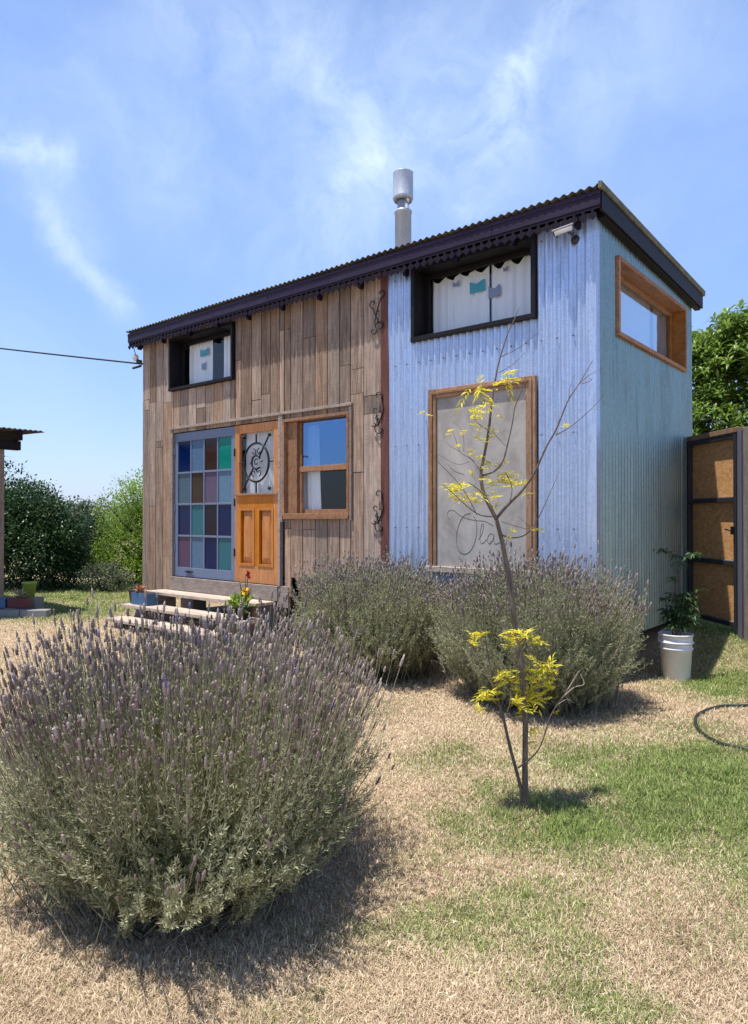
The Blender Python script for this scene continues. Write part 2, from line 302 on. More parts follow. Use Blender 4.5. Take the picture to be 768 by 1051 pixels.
# ---------------------------------------------------------------- mesh helpers
def tag(o, label=None, cat=None, group=None, kind=None):
    if label: o['label'] = label
    if cat: o['category'] = cat
    if group: o['group'] = group
    if kind: o['kind'] = kind
    return o
def empty(name, loc, label, cat, group=None):
    o = bpy.data.objects.new(name, None); o.empty_display_size = .1; o.location = loc; C.objects.link(o); return tag(o, label, cat, group)
class MB:
    """collects geometry in world coordinates, built as one object"""
    def __init__(s): s.v = []; s.f = []; s.mi = []; s.sm = []; s.T = None
    def add(s, vs, fs, mi=0, smooth=False):
        o = len(s.v)
        for p in vs:
            p = s.T(p) if s.T else p; s.v.append((float(p[0]), float(p[1]), float(p[2])))
        for f in fs: s.f.append(tuple(o + i for i in f)); s.mi.append(mi); s.sm.append(smooth)
    def box(s, x0, x1, y0, y1, z0, z1, mi=0):
        vs = [(x, y, z) for z in (z0, z1) for y in (y0, y1) for x in (x0, x1)]
        s.add(vs, [(0, 2, 3, 1), (4, 5, 7, 6), (0, 1, 5, 4), (2, 6, 7, 3), (0, 4, 6, 2), (1, 3, 7, 5)], mi)
    def obox(s, a, b, w, h, mi=0):
        """bar from a to b, width w (horizontal), height h"""
        a = Vector(a); b = Vector(b); d = (b - a).normalized(); up = Vector((0, 0, 1))
        if abs(d.z) > .95: up = Vector((1, 0, 0))
        r = d.cross(up).normalized() * w / 2; u = r.cross(d).normalized() * h / 2
        vs = [p + sx * r + sz * u for p in (a, b) for sz in (-1, 1) for sx in (-1, 1)]
        s.add(vs, [(0, 1, 3, 2), (4, 6, 7, 5), (0, 4, 5, 1), (2, 3, 7, 6), (0, 2, 6, 4), (1, 5, 7, 3)], mi)
    def tube(s, pts, r, n=8, mi=0, cap=True):
        pts = [Vector(p) for p in pts]; rs = r if hasattr(r, '__len__') else [r] * len(pts)
        base = None; vs = []; fs = []
        for i, p in enumerate(pts):
            d = (pts[min(i + 1, len(pts) - 1)] - pts[max(i - 1, 0)])
            if d.length < 1e-9: d = Vector((0, 0, 1))
            d.normalize()
            if base is None: base = d.orthogonal().normalized()
            base = (base - d * base.dot(d))
            if base.length < 1e-6: base = d.orthogonal()
            base.normalize(); b2 = d.cross(base)
            for k in range(n):
                t = 2 * math.pi * k / n; vs.append(p + (base * math.cos(t) + b2 * math.sin(t)) * rs[i])
        for i in range(len(pts) - 1):
            for k in range(n): fs.append((i * n + k, i * n + (k + 1) % n, (i + 1) * n + (k + 1) % n, (i + 1) * n + k))
        if cap: fs.append(tuple(range(n - 1, -1, -1))); fs.append(tuple((len(pts) - 1) * n + k for k in range(n)))
        s.add(vs, fs, mi, True)
    def lathe(s, c, prof, n=32, mi=0):
        vs = [(c[0] + r * math.cos(2 * math.pi * k / n), c[1] + r * math.sin(2 * math.pi * k / n), c[2] + z) for r, z in prof for k in range(n)]
        fs = [(i * n + k, i * n + (k + 1) % n, (i + 1) * n + (k + 1) % n, (i + 1) * n + k) for i in range(len(prof) - 1) for k in range(n)]
        s.add(vs, fs, mi, True)
    def prism(s, poly, y0, y1, mi=0):
        n = len(poly); s.add([(x, y0, z) for x, z in poly] + [(x, y1, z) for x, z in poly],
              [tuple(range(n - 1, -1, -1)), tuple(range(n, 2 * n))] + [(k, (k + 1) % n, n + (k + 1) % n, n + k) for k in range(n)], mi)
    def build(s, name, mats, parent=None, bevel=0, autosmooth=40):
        me = bpy.data.meshes.new(name); me.from_pydata(s.v, [], s.f); me.update()
        mats = mats if isinstance(mats, (list, tuple)) else [mats]
        for m in mats: me.materials.append(m)
        me.polygons.foreach_set('material_index', s.mi); me.polygons.foreach_set('use_smooth', s.sm)
        o = bpy.data.objects.new(name, me); C.objects.link(o)
        if parent is None:
            # origin at the base of the thing
            a = np.array(s.v); c = Vector((float((a[:, 0].min() + a[:, 0].max()) / 2), float((a[:, 1].min() + a[:, 1].max()) / 2), float(a[:, 2].min())))
            me.transform(Matrix.Translation(-c)); o.location = c
        else: setparent(o, parent)
        if bevel:
            b = o.modifiers.new('bevel', 'BEVEL'); b.width = bevel; b.segments = 2; b.limit_method = 'ANGLE'; b.angle_limit = R(50)
        return o
def wloc(p):
    v = Vector((0, 0, 0))
    while p is not None: v += p.location; p = p.parent
    return v
def setparent(o, p):
    o.parent = p; o.location = Vector(o.location) - wloc(p) if o.location.length else -wloc(p)
def npmesh(name, V, faces, m, attrs=None, parent=None, smooth=False, origin=None):
    """V (n,3); faces (k,q) all the same size; attrs {name: per-vertex floats}"""
    V = np.asarray(V, np.float32)
    if parent is None and origin is not None: V = V - np.array(origin, np.float32)
    me = bpy.data.meshes.new(name); k, q = faces.shape
    me.vertices.add(len(V)); me.vertices.foreach_set('co', V.ravel())
    me.loops.add(k * q); me.loops.foreach_set('vertex_index', faces.astype(np.int32).ravel())
    me.polygons.add(k); me.polygons.foreach_set('loop_start', (np.arange(k) * q).astype(np.int32)); me.polygons.foreach_set('loop_total', np.full(k, q, np.int32))
    me.update(calc_edges=True); me.validate()
    if smooth: me.polygons.foreach_set('use_smooth', np.ones(k, bool))
    for n_, a in (attrs or {}).items():
        at_ = me.attributes.new(n_, 'FLOAT', 'POINT'); at_.data.foreach_set('value', np.asarray(a, np.float32))
    me.materials.append(m); o = bpy.data.objects.new(name, me); C.objects.link(o)
    if parent is not None: setparent(o, parent)
    elif origin is not None: o.location = origin
    return o

# ---------------------------------------------------------------- ground
def sstep(x, a, b): t = np.clip((x - a) / (b - a), 0, 1); return t * t * (3 - 2 * t)
_g = rng.random((64, 64)); _g2 = rng.random((64, 64))
def vnoise(x, y, g=_g):
    xi = np.floor(x).astype(int); yi = np.floor(y).astype(int); fx = x - xi; fy = y - yi; fx = fx * fx * (3 - 2 * fx); fy = fy * fy * (3 - 2 * fy)
    a = g[xi % 64, yi % 64]; b = g[(xi + 1) % 64, yi % 64]; c = g[xi % 64, (yi + 1) % 64]; d = g[(xi + 1) % 64, (yi + 1) % 64]
    return (a * (1 - fx) + b * fx) * (1 - fy) + (c * (1 - fx) + d * fx) * fy
def fbm(x, y, s, g=_g): return (vnoise(x * s, y * s, g) * .5 + vnoise(x * s * 2.1 + 7, y * s * 2.1 + 3, g) * .28 + vnoise(x * s * 4.3 + 1, y * s * 4.3 + 9, g) * .22)
def height(x, y):
    x = np.asarray(x, float); y = np.asarray(y, float)
    return .27 * sstep(y, 1.0, 2.3) * sstep(x, -2.5, -.8) + .035 * (fbm(x, y, .9) - .5) + .02 * (fbm(x, y, 5, _g2) - .5)
PATCH = [(1.2, -1.75, .72, 1.), (1.2, -2.35, .50, .7), (.84, -2.70, .36, .85), (.70, -3.0, .32, .65), (1.6, -2.2, .6, .8), (.05, -2.35, .3, .35), (1.05, -3.75, .22, .55),
         (1.28, -3.55, .25, .5), (1.5, -3.75, .2, .45), (1.0, .9, .6, .95), (1.2, 2.2, 1.0, 1.), (.5, 2.4, .6, 1.), (2.3, -1.2, .7, .7), (-8.2, -.4, 1.2, .75), (-10.5, .8, 2.0, .75), (1.6, .2, .4, .5),
         (-2.4, -2.4, .6, .3), (2.1, -2.6, .5, .5), (.95, -.9, .35, .35)]
def green(x, y):
    x = np.asarray(x, float); y = np.asarray(y, float); w = (fbm(x, y, 2.4) - .5); w2 = (fbm(x + 31, y + 17, 2.4) - .5)
    xx = x + w * .55; yy = y + w2 * .55; s = np.zeros_like(x)
    for a, b, r, k in PATCH: s = np.maximum(s, k * np.exp(-(((xx - a) ** 2 + (yy - b) ** 2) / r ** 2) ** 1.3))
    s = s * (1.05 + 1.3 * (fbm(x, y, 6, _g2) - .5)) + .55 * np.clip(fbm(x + 5, y, 1.3) - .52, 0, 1) + .5 * np.clip(fbm(x, y + 11, 9) - .62, 0, 1)
    far = sstep(np.hypot(x - CAM[0], y - CAM[1]), 12, 30)
    return np.clip(s + far * .35, 0, 1)
def axis(a, b, st, far):
    c = list(np.arange(a, b, st)); o = []; s = st; x = a
    while x > -far: s *= 1.35; x -= s; o.append(x)
    o = o[::-1] + c; s = st; x = c[-1]
    while x < far: s *= 1.35; x += s; o.append(x)
    return np.array(o)
gx = axis(-14, 5, .06, 900); gy = axis(-6.5, 8, .06, 900)
GX, GY = np.meshgrid(gx, gy, indexing='ij'); GZ = height(GX, GY)
nx, ny = GX.shape; idx = np.arange(nx * ny).reshape(nx, ny)
fc = np.stack([idx[:-1, :-1], idx[1:, :-1], idx[1:, 1:], idx[:-1, 1:]], -1).reshape(-1, 4)
tag(npmesh('ground', np.stack([GX, GY, GZ], -1).reshape(-1, 3), fc, M['ground'], {'zone': green(GX, GY).ravel()}, smooth=True), kind='structure')

def make_grass():
    N_ = 900000
    d = 1.9 * (16 / 1.9) ** (rng.random(N_) ** 1.15); u = rng.uniform(-.66, .66, N_) * d
    E_ = 420000; de = 3.2 * (22 / 3.2) ** (rng.random(E_) ** .9); ae = rng.normal(0, 1.0, E_)      # thinner cover to either side
    d = np.concatenate([d, de]); u = np.concatenate([u, de * ae])
    x = CAM[0] + d * _F[0] + u * _R[0]; y = CAM[1] + d * _F[1] + u * _R[1]
    inh = (x > -7.0) & (x < -.02) & (y > -.0) & (y < 2.85); k = ~inh; x, y, d = x[k], y[k], d[k]
    # thin, broken cover where the lawn is worn
    keep = rng.random(len(x)) < (.45 + .9 * fbm(x, y, 7)); x, y, d = x[keep], y[keep], d[keep]
    n = len(x); g = green(x, y); isg = rng.random(n) < np.clip(g * 1.15, 0, 1)
    L = np.where(isg, rng.uniform(.012, .030, n), rng.uniform(.009, .028, n)) * (1 + .04 * d)
    tuft = np.clip(fbm(x + 3, y + 8, 5, _g2) - .58, 0, 1) * 4 * np.clip(g + .25, 0, 1) + 1.2 * np.exp(-((x - .74) ** 2 + (y + 2.62) ** 2) / .012) + 1.0 * np.exp(-((x - 1.62) ** 2 + (y + 3.25) ** 2) / .003)
    L = L * (1 + np.clip(tuft, 0, 1.4)); tall = rng.random(n) < .003; L = np.where(tall, L * 2.2, L)
    tilt = np.where(isg, rng.normal(.75, .35, n), rng.normal(1.15, .3, n)).clip(0, 1.5); az = rng.uniform(0, 2 * np.pi, n)
    wd = rng.uniform(.0006, .0014, n) * (.5 + .33 * np.clip(d, 0, 12))
    z = height(x, y) - .002; hx = np.cos(az); hy = np.sin(az); sx, sy = -hy, hx
    lay = rng.random(n) < .35; z0 = z + np.where(lay, rng.uniform(.003, .014, n), 0)
    P = np.stack([x, y, z0], -1); side = np.stack([sx, sy, rng.uniform(-.4, .4, n)], -1) * wd[:, None]
    dirm = np.stack([hx * np.sin(tilt * .6), hy * np.sin(tilt * .6), np.cos(tilt * .6)], -1)
    dirt = np.stack([hx * np.sin(tilt * 1.25), hy * np.sin(tilt * 1.25), np.cos(tilt * 1.25).clip(-.1)], -1)
    mid = P + dirm * L[:, None] * .5; tip = mid + dirt * L[:, None] * .55
    V = np.stack([P - side, P + side, mid + side * .8, tip, mid - side * .8], 1).reshape(-1, 3)
    b = np.arange(n)[:, None] * 5; Fq = np.concatenate([b + np.array([[0, 1, 2, 4]])], 0); Ft = b + np.array([[4, 2, 3, 3]])
    # quads plus triangles as separate index sets -> use only triangles
    T = np.concatenate([b + np.array([[0, 1, 2]]), b + np.array([[0, 2, 4]]), b + np.array([[4, 2, 3]])], 0)
    r = np.clip(rng.beta(2.2, 2.4, n) + .25 * (fbm(x, y, 3, _g2) - .5), 0, 1)
    zone = np.where(isg, np.clip(rng.normal(.9, .15, n), 0, 1), np.clip(rng.normal(.06, .08, n), 0, 1))
    tag(npmesh('grass', V, T, M['grass'], {'rnd': np.repeat(r, 5), 'zone': np.repeat(zone, 5)}), 'short dry straw coloured lawn grass with green patches', 'grass', kind='stuff')
make_grass()

# ---------------------------------------------------------------- the tiny house
house = empty('tiny_house', (-3.5, 1.42, 0), 'small two-storey house of weathered boards and blue-grey corrugated metal with stained glass door', 'house')
HX0, HX1, HY1, ZT = -6.97, 0., 2.84, 4.10
XR = -2.36   # end of the boarding
win_upL = (-6.23, -4.81, 3.25, 4.00); win_upR = (-1.93, -.53, 3.26, 4.03); ola = (-1.71, -.53, .94, 2.74)
doors = (-6.17, -3.97, .62, 2.655); lwin = (-3.89, -2.81, 1.47, 2.64)
def cells(x0, x1, z0, z1, holes):
    xs = sorted({x0, x1, *[h[i] for h in holes for i in (0, 1) if x0 < h[i] < x1]}); zs = sorted({z0, z1, *[h[i] for h in holes for i in (2, 3) if z0 < h[i] < z1]})
    for a, b in zip(xs, xs[1:]):
        for c, d in zip(zs, zs[1:]):
            mx, mz = (a + b) / 2, (c + d) / 2
            if not any(h[0] < mx < h[1] and h[2] < mz < h[3] for h in holes): yield a, b, c, d
# structural shell behind the cladding (dark), with the openings cut out
mb = MB()
for a, b, c, d in cells(HX0 + .02, -.02, .74, ZT - .06, [win_upL, win_upR, doors, lwin]): mb.box(a, b, .035, .10, c, d)
mb.box(HX0 + .02, HX0 + .08, .10, HY1 - .05, .45, ZT - .06)
mb.box(HX0 + .02, -.02, HY1 - .1, HY1 - .02, .45, ZT - .1)
side_win = (.43, 2.52, 3.10, 3.83)
for a, b, c, d in cells(.10, HY1 - .1, .45, ZT - .1, [side_win]): mb.box(-.09, -.03, a, b, c, d)
mb.box(HX0 + .08, -.09, .10, HY1 - .1, .45, .55)           # floor
mb.box(-2.5, -2.42, .10, HY1 - .1, .55, 3.0)                # inner partition
mb.build('inner_shell', M['inside'], house)
# boards
mb = MB(); holes = [(h[0], h[1], h[2], h[3]) for h in (win_upL, doors, lwin)] + [(-3.98, -3.88, .3, 2.70)]
x = HX0; k = 0
rb = random.Random(5)
while x < XR - .02:
    w = rb.choice((.165, .185, .195, .205, .19)); x2 = min(x + w, XR)
    if XR - x2 < .07: x2 = XR
    zb = .38 if x2 < -6.1 else (.5 if x < -3.8 else .73)
    joints = sorted([rb.uniform(.9, 3.8) for _ in range(rb.choice((1, 1, 2, 2, 3)))])
    xs = sorted({x, x2, *[h[i] for h in holes for i in (0, 1) if x + .012 < h[i] < x2 - .012]})
    for a, b in zip(xs, xs[1:]):
        cuts = [(zb, ZT)]
        for h in holes:
            if h[0] - .012 < (a + b) / 2 < h[1] + .012:
                cuts = [q for c in cuts for q in ((c[0], min(c[1], h[2])), (max(c[0], h[3]), c[1])) if q[1] - q[0] > .03]
        for c0, c1 in cuts:
            js = [c0] + [j for j in joints if c0 + .12 < j < c1 - .12] + [c1]
            for j0, j1 in zip(js, js[1:]):
                dy = rb.uniform(0, .006); g = .006
                mb.box(a + g, b - g, 0 + dy, .034, j0 + .003, j1 - .003)
    x = x2
mb.build('board_wall', M['board'], house, bevel=.0025)
# gable boards left end, back wall sheet
mb = MB(); y = .036
while y < HY1 - .02:
    y2 = min(y + .19, HY1); mb.box(HX0 - .012, HX0 + .018, y + .003, y2 - .003, .38, 4.0); y = y2
mb.build('end_board_wall', M['board'], house)
# corrugated sheets
def corrugated(u0, u1, z0, z1, holes, T, sheet=.80, amp=.0135, per=.076, seed=1):
    rr = random.Random(seed); n = int((u1 - u0) / per * 10); us = np.linspace(u0, u1, n + 1)
    zs = sorted({z0, z1, *[h[i] for h in holes for i in (2, 3) if z0 < h[i] < z1]})
    zz = [];
    for a, b in zip(zs, zs[1:]): zz += list(np.linspace(a, b, max(2, int((b - a) / .35) + 1)))[:-1]
    zz.append(z1); mbb = MB(); mbb.T = T; V = []
    for z in zz:
        for u in us:
            s = (u - u0) / sheet; i = int(s); f = s - i
            v = -amp * (1 + math.sin(2 * math.pi * u / per) * .98)
            v += -.006 * (1 - min(1, f / .10)) if i > 0 else 0      # lap of one sheet over the next
            v += .003 * math.sin(u * 3.1 + z * 1.3) + .0012 * math.sin(z * 5 + i * 2)
            V.append((u, v, z))
    F_ = []; m_ = len(us)
    for j in range(len(zz) - 1):
        for i in range(m_ - 1):
            mu = (us[i] + us[i + 1]) / 2; mz = (zz[j] + zz[j + 1]) / 2
            if any(h[0] < mu < h[1] and h[2] < mz < h[3] for h in holes): continue
            F_.append((j * m_ + i, j * m_ + i + 1, (j + 1) * m_ + i + 1, (j + 1) * m_ + i))
    mbb.add(V, F_, 0, True); return mbb
TF = lambda p: (p[0], p[1], p[2])
TS = lambda p: (-p[1], p[0], p[2])      # (along the wall, into the wall, up) on the metal end
mb = corrugated(-2.25, -.035, .30, ZT - .02, [win_upR], TF)
mb.build('metal_front_wall', M['galv'], house)
mb = corrugated(.035, HY1, .34, ZT - .03, [side_win], TS, seed=2); mb.build('metal_end_wall', M['galv_shaded'], house)
mb = MB(); mb.T = TF
mb.add([(-.06, -.021, .30), (.021, -.021, .30), (.021, .06, .30), (-.06, -.021, 4.06), (.021, -.021, 4.06), (.021, .06, 4.06), (-.06, -.005, .3), (-.06, -.005, 4.06), (.005, .06, .3), (.005, .06, 4.06), (.005, -.005, .3), (.005, -.005, 4.06)],
       [(0, 1, 4, 3), (1, 2, 5, 4), (6, 7, 11, 10), (10, 11, 9, 8), (0, 3, 7, 6), (2, 8, 9, 5)])
mb.build('corner_flashing', M['galv'], house)
screw0 = None   # screws in the sheets
for u in np.arange(-2.16, -.08, .152):
    for z in (.5, 1.35, 2.2, 3.05, 3.95):
        if win_upR[0] - .03 < u < win_upR[1] + .03 and win_upR[2] - .05 < z < win_upR[3] + .05: continue
        if ola[0] < u < ola[1] and ola[2] < z < ola[3]: continue
        if screw0 is None:
            mb = MB(); mb.tube([(0, -.012, 0), (0, -.024, 0)], .0055, 6); screw0 = mb.build('screw', M['rustiron'], house); hz0 = screw0.location.copy(); q_ = screw0
        else:
            q_ = screw0.copy(); C.objects.link(q_); q_.parent = house
        q_.location = hz0 + Vector((u, 0, z))
# red-brown post between boards and metal
mb = MB(); mb.box(XR + .003, -2.245, -.022, .034, .62, ZT); mb.build('red_brown_post', M['redwood'], house, bevel=.004)
# opening trims
mb = MB(); mb.box(-6.225, -6.17, -.02, .034, .50, 2.70); mb.box(-6.225, -2.77, -.03, .034, 2.702, 2.735); mb.box(-3.972, -3.935, -.022, .034, .62, 2.70); mb.box(-3.93, -3.893, -.024, .034, 1.40, 2.70)
mb.box(-3.972, -3.80, -.012, .030, .36, .618)
mb.box(-2.81, -2.775, -.024, .034, 1.42, 2.70)
mb.build('opening_trim', M['greywood'], house, bevel=.003)
mb = MB(); mb.box(-6.22, -3.975, -.028, .10, .43, .617); mb.build('door_sill_beam', M['greywood'], house, bevel=.006)
mb = MB(); mb.box(-6.9, -2.4, .25, .40, .34, .449); mb.box(-6.9, -.1, 1.2, 1.32, .25, .449); mb.box(-6.9, -.1, HY1 - .3, HY1 - .15, .25, .449)
mb.build('chassis_beam', M['blackmetal'], house)
for xx in (-6.3, -4.6, -3.0, -1.4):
    for yy in (.33, HY1 - .25):
        mb = MB(); mb.box(xx, xx + .3, yy - .12, yy + .12, -.05, .33 if yy < 1 else .248); mb.build('pier', M['stone'], house, bevel=.01)
# roof: waves run front to back
def roof():
    m_ = MB(); per = .076; n = int(7.27 / per * 8); us = np.linspace(-7.15, .12, n + 1); V = []
    ys = [-.165, .5, 1.2, 2.0, 2.6, 3.02]
    zf = lambda y: 4.235 - (y + .165) * .040
    for dz in (0, -.004):
        for y in ys:
            for u in us: V.append((u, y, zf(y) + .0105 * math.sin(2 * math.pi * u / per) + dz + .004 * math.sin(u * 2.2) ))
    m = len(us); q = len(ys); F_ = []
    for s in range(2):
        for j in range(q - 1):
            for i in range(m - 1):
                a = s * q * m + j * m + i; f = (a, a + 1, a + m + 1, a + m); F_.append(f if s == 0 else f[::-1])
    for j in (0, q - 1):
        for i in range(m - 1): a = j * m + i; b = a + q * m; F_.append((a, b, b + 1, a + 1))
    m_.add(V, F_, 0, True); return m_
roof_o = roof().build('roof', M['roof'], house)
mb = MB()   # boards under the sheet
mb.add([(-7.12, -.12, 4.205), (.09, -.12, 4.205), (.09, 2.98, 4.085), (-7.12, 2.98, 4.085), (-7.12, -.12, 4.18), (.09, -.12, 4.18), (.09, 2.98, 4.06), (-7.12, 2.98, 4.06)],
       [(0, 1, 2, 3), (7, 6, 5, 4), (0, 4, 5, 1), (1, 5, 6, 2), (2, 6, 7, 3), (3, 7, 4, 0)])
mb.build('roof_deck', M['blackwood'], roof_o)
mb = MB()
for i in range(7): mb.box(-7.14 + i * 1.035, -7.14 + (i + 1) * 1.035 - .002, -.142, -.121, 4.075, 4.205)
mb.box(-7.14, .105, -.150, -.1425, 4.165, 4.19)
mb.build('fascia', M['fascia'], house, bevel=.003)
mb = MB()   # sloping barge board on the metal end, and the left end
for xa, xb in ((.091, .113), (-7.14, -7.121)):
    mb = MB()
    mb.add([(xa, -.12, 4.04), (xb, -.12, 4.04), (xb, 2.97, 3.92), (xa, 2.97, 3.92), (xa, -.12, 4.205), (xb, -.12, 4.205), (xb, 2.97, 4.083), (xa, 2.97, 4.083)],
           [(3, 2, 1, 0), (4, 5, 6, 7), (0, 1, 5, 4), (1, 2, 6, 5), (2, 3, 7, 6), (3, 0, 4, 7)])
    mb.build('barge_board', M['blackwood'], house)
mb = MB(); mb.add([(.03, .0, 4.02), (.09, .0, 4.02), (.09, 2.95, 3.9), (.03, 2.95, 3.9), (.03, .0, 4.17), (.09, .0, 4.17), (.09, 2.95, 4.05), (.03, 2.95, 4.05)],
       [(3, 2, 1, 0), (4, 5, 6, 7), (0, 1, 5, 4), (1, 2, 6, 5), (2, 3, 7, 6), (3, 0, 4, 7)])
mb.build('rafter', M['blackwood'], house)
mb = MB()   # lichened edge flashing of the roof sheet above the metal end
mb.add([(.10, -.17, 4.205), (.125, -.17, 4.205), (.125, 3.02, 4.075), (.10, 3.02, 4.075), (.10, -.17, 4.262), (.13, -.17, 4.258), (.13, 3.02, 4.130), (.10, 3.02, 4.135)],
       [(3, 2, 1, 0), (4, 5, 6, 7), (0, 1, 5, 4), (1, 2, 6, 5), (2, 3, 7, 6), (3, 0, 4, 7)])
mb.build('edge_flashing', M['lichen'], roof_o)
mb = MB()   # fretwork fringe below the fascia
mb.box(-7.12, .10, -.138, -.130, 4.050, 4.076)
u = -7.10; i = 0
while u < .08:
    mb.prism([(u - .012, 4.051), (u - .012, 4.028), (u - .033, 4.020), (u - .037, 3.994), (u - .018, 3.982), (u, 3.962), (u + .018, 3.982), (u + .037, 3.994), (u + .033, 4.020), (u + .012, 4.028), (u + .012, 4.051)], -.138, -.131)
    u += .083
mb.build('fretwork_fringe', M['fringe'], house)
for i in range(12):
    u = -6.9 + i * .617; mb = MB()
    mb.prism([(u - .018, 4.05), (u - .022, 3.96), (u - .010, 3.94), (u + .010, 3.94), (u + .022, 3.96), (u + .018, 4.05)], -.119, -.06)
    mb.build('eave_corbel', M['fringe'], house)

# windows -------------------------------------------------------------
def curtain_mb(T, u0, u1, z0, z1, v, waves, amp=.018, gather=None, seed=0, scallop=0):
    rr = random.Random(seed); n = max(24, int((u1 - u0) * 90)); m_ = MB(); m_.T = T; V = []; rows = 9; ph = rr.uniform(0, 6)
    for j in range(rows):
        t = j / (rows - 1); 
        for i in range(n + 1):
            s = i / n; sag = scallop * abs(math.sin(math.pi * s * waves * .5)) * (t ** 3)
            uu = u0 + (u1 - u0) * s
            if gather: uu = u0 + (u1 - u0) * s * (1 - gather * (1 - t) * 1.0)
            V.append((uu, v + amp * math.sin(s * waves * 2 * math.pi + ph + .6 * math.sin(3 * t)) * (.6 + .4 * math.sin(s * 17 + ph)), z0 + (z1 - z0) * t - sag))
    m_.add(V, [(j * (n + 1) + i, j * (n + 1) + i + 1, (j + 1) * (n + 1) + i + 1, (j + 1) * (n + 1) + i) for j in range(rows - 1) for i in range(n)], 0, True); return m_
def casing(T, r, mats, vf=-.05, vb=.16, t=.035, sash=.05, sashv=(.115, .155), gl='glass', bot=None, sashmat=None):
    u0, u1, z0, z1 = r; m_ = MB(); m_.T = T
    m_.box(u0, u1, vf, vb, z1 - t, z1); m_.box(u0, u1, vf - .004, vb, z0, z0 + t); m_.box(u0, u0 + t, vf, vb, z0 + t, z1 - t); m_.box(u1 - t, u1, vf, vb, z0 + t, z1 - t)
    fr = m_.build('window', mats, house, bevel=.003)
    a0, a1, b0, b1 = u0 + t, u1 - t, z0 + t, z1 - t; m_ = MB(); m_.T = T; s = sash; v0, v1 = sashv; e = .0015
    m_.box(a0 + e, a1 - e, v0, v1, b1 - s, b1 - e); m_.box(a0 + e, a1 - e, v0, v1, b0 + e, b0 + s); m_.box(a0 + e, a0 + s, v0, v1, b0 + s, b1 - s); m_.box(a1 - s, a1 - e, v0, v1, b0 + s, b1 - s)
    m_.build('sash', sashmat or mats, fr, bevel=.002)
    m_ = MB(); m_.T = T; vm = (v0 + v1) / 2; m_.box(a0 + s - .004, a1 - s + .004, vm - .002, vm + .002, b0 + s - .004, b1 - s + .004); m_.build('pane', M[gl], fr)
    return fr
# upper left (black)
w1 = casing(TF, win_upL, M['blackwood'], -.05, .18, .04, .05, (.14, .175)); w1['label'] = 'black framed upper window in the boarded wall'
curtain_mb(TF, -6.10, -5.55, 3.29, 3.95, .205, 7, seed=1).build('curtain', M['curtain'], w1)
curtain_mb(TF, -5.30, -4.86, 3.29, 3.97, .205, 6, seed=2).build('curtain', M['curtain'], w1)
def hang(par, *cl_):
    for (a_, b_, v_, c_, d_, m_) in cl_: curtain_mb(TF, a_, b_, c_, d_, v_ + .004, 2.2, amp=.007, scallop=.03, seed=int(abs(a_) * 100)).build('hanging_cloth', M[m_], par)
hang(w1, (-5.80, -5.60, .178, 3.72, 3.83, 'tealcloth'), (-5.77, -5.66, .178, 3.53, 3.64, 'greycloth'))
# upper right (black), wide
w2 = casing(TF, win_upR, M['blackwood'], -.06, .20, .045, .045, (.15, .19)); w2['label'] = 'wide black framed upper window in the metal wall'
curtain_mb(TF, -1.86, -1.17, 3.29, 3.96, .225, 8, scallop=.05, seed=3).build('curtain', M['curtain'], w2)
curtain_mb(TF, -1.15, -.56, 3.29, 4.0, .225, 6, scallop=.10, seed=4).build('curtain', M['curtain'], w2)
hang(w2, (-1.38, -1.20, .194, 3.71, 3.83, 'tealcloth'), (-1.16, -1.03, .194, 3.62, 3.74, 'greycloth'), (-1.58, -1.50, .194, 3.82, 3.88, 'greycloth'), (-1.0, -.94, .194, 3.85, 3.90, 'greycloth'))
# lower brown sash window
w3 = casing(TF, lwin, M['winwood'], -.03, .15, .035, .045, (.10, .13), gl='glass'); w3['label'] = 'brown sash window right of the door'
mb = MB(); mb.box(lwin[0] + .03, lwin[1] - .001, -.045, .03, lwin[2] - .035, lwin[2] - .002); mb.build('sill', M['winwood'], w3, bevel=.004)
a0, a1 = lwin[0] + .036, lwin[1] - .036; zc = 2.03
mb = MB(); mb.box(a0, a0 + .17, .02, .098, lwin[2] + .036, lwin[3] - .036); mb.box(a0 + .171, a1, .055, .098, zc - .03, zc + .035)
mb.box(a0 + .171, a0 + .21, .06, .098, lwin[2] + .036, zc - .03); mb.box(a0 + .171, a0 + .21, .06, .098, zc + .035, lwin[3] - .036); mb.build('meeting_rail', M['winwood'], w3, bevel=.003)
mb = MB(); mb.box(a0 + .205, a1, .075, .079, zc + .03, lwin[3] - .036); mb.build('upper_pane', M['glass_sky'], w3)
curtain_mb(TF, -3.80, -3.45, 1.50, 2.62, .17, 5, gather=-.12, seed=5).build('curtain', M['curtain'], w3)
# side window in the metal end, projecting wooden box
w4 = casing(TS, side_win, M['sidewood'], -.055, .14, .04, .05, (.09, .12), gl='glass_side'); w4['label'] = 'oiled wood window box in the metal end wall'
curtain_mb(TS, 2.02, 2.44, 3.15, 3.78, .155, 5, seed=6).build('curtain', M['curtain'], w4)
curtain_mb(TS, .50, 1.92, 3.15, 3.78, .155, 12, amp=.012, seed=7).build('curtain', M['curtain'], w4)

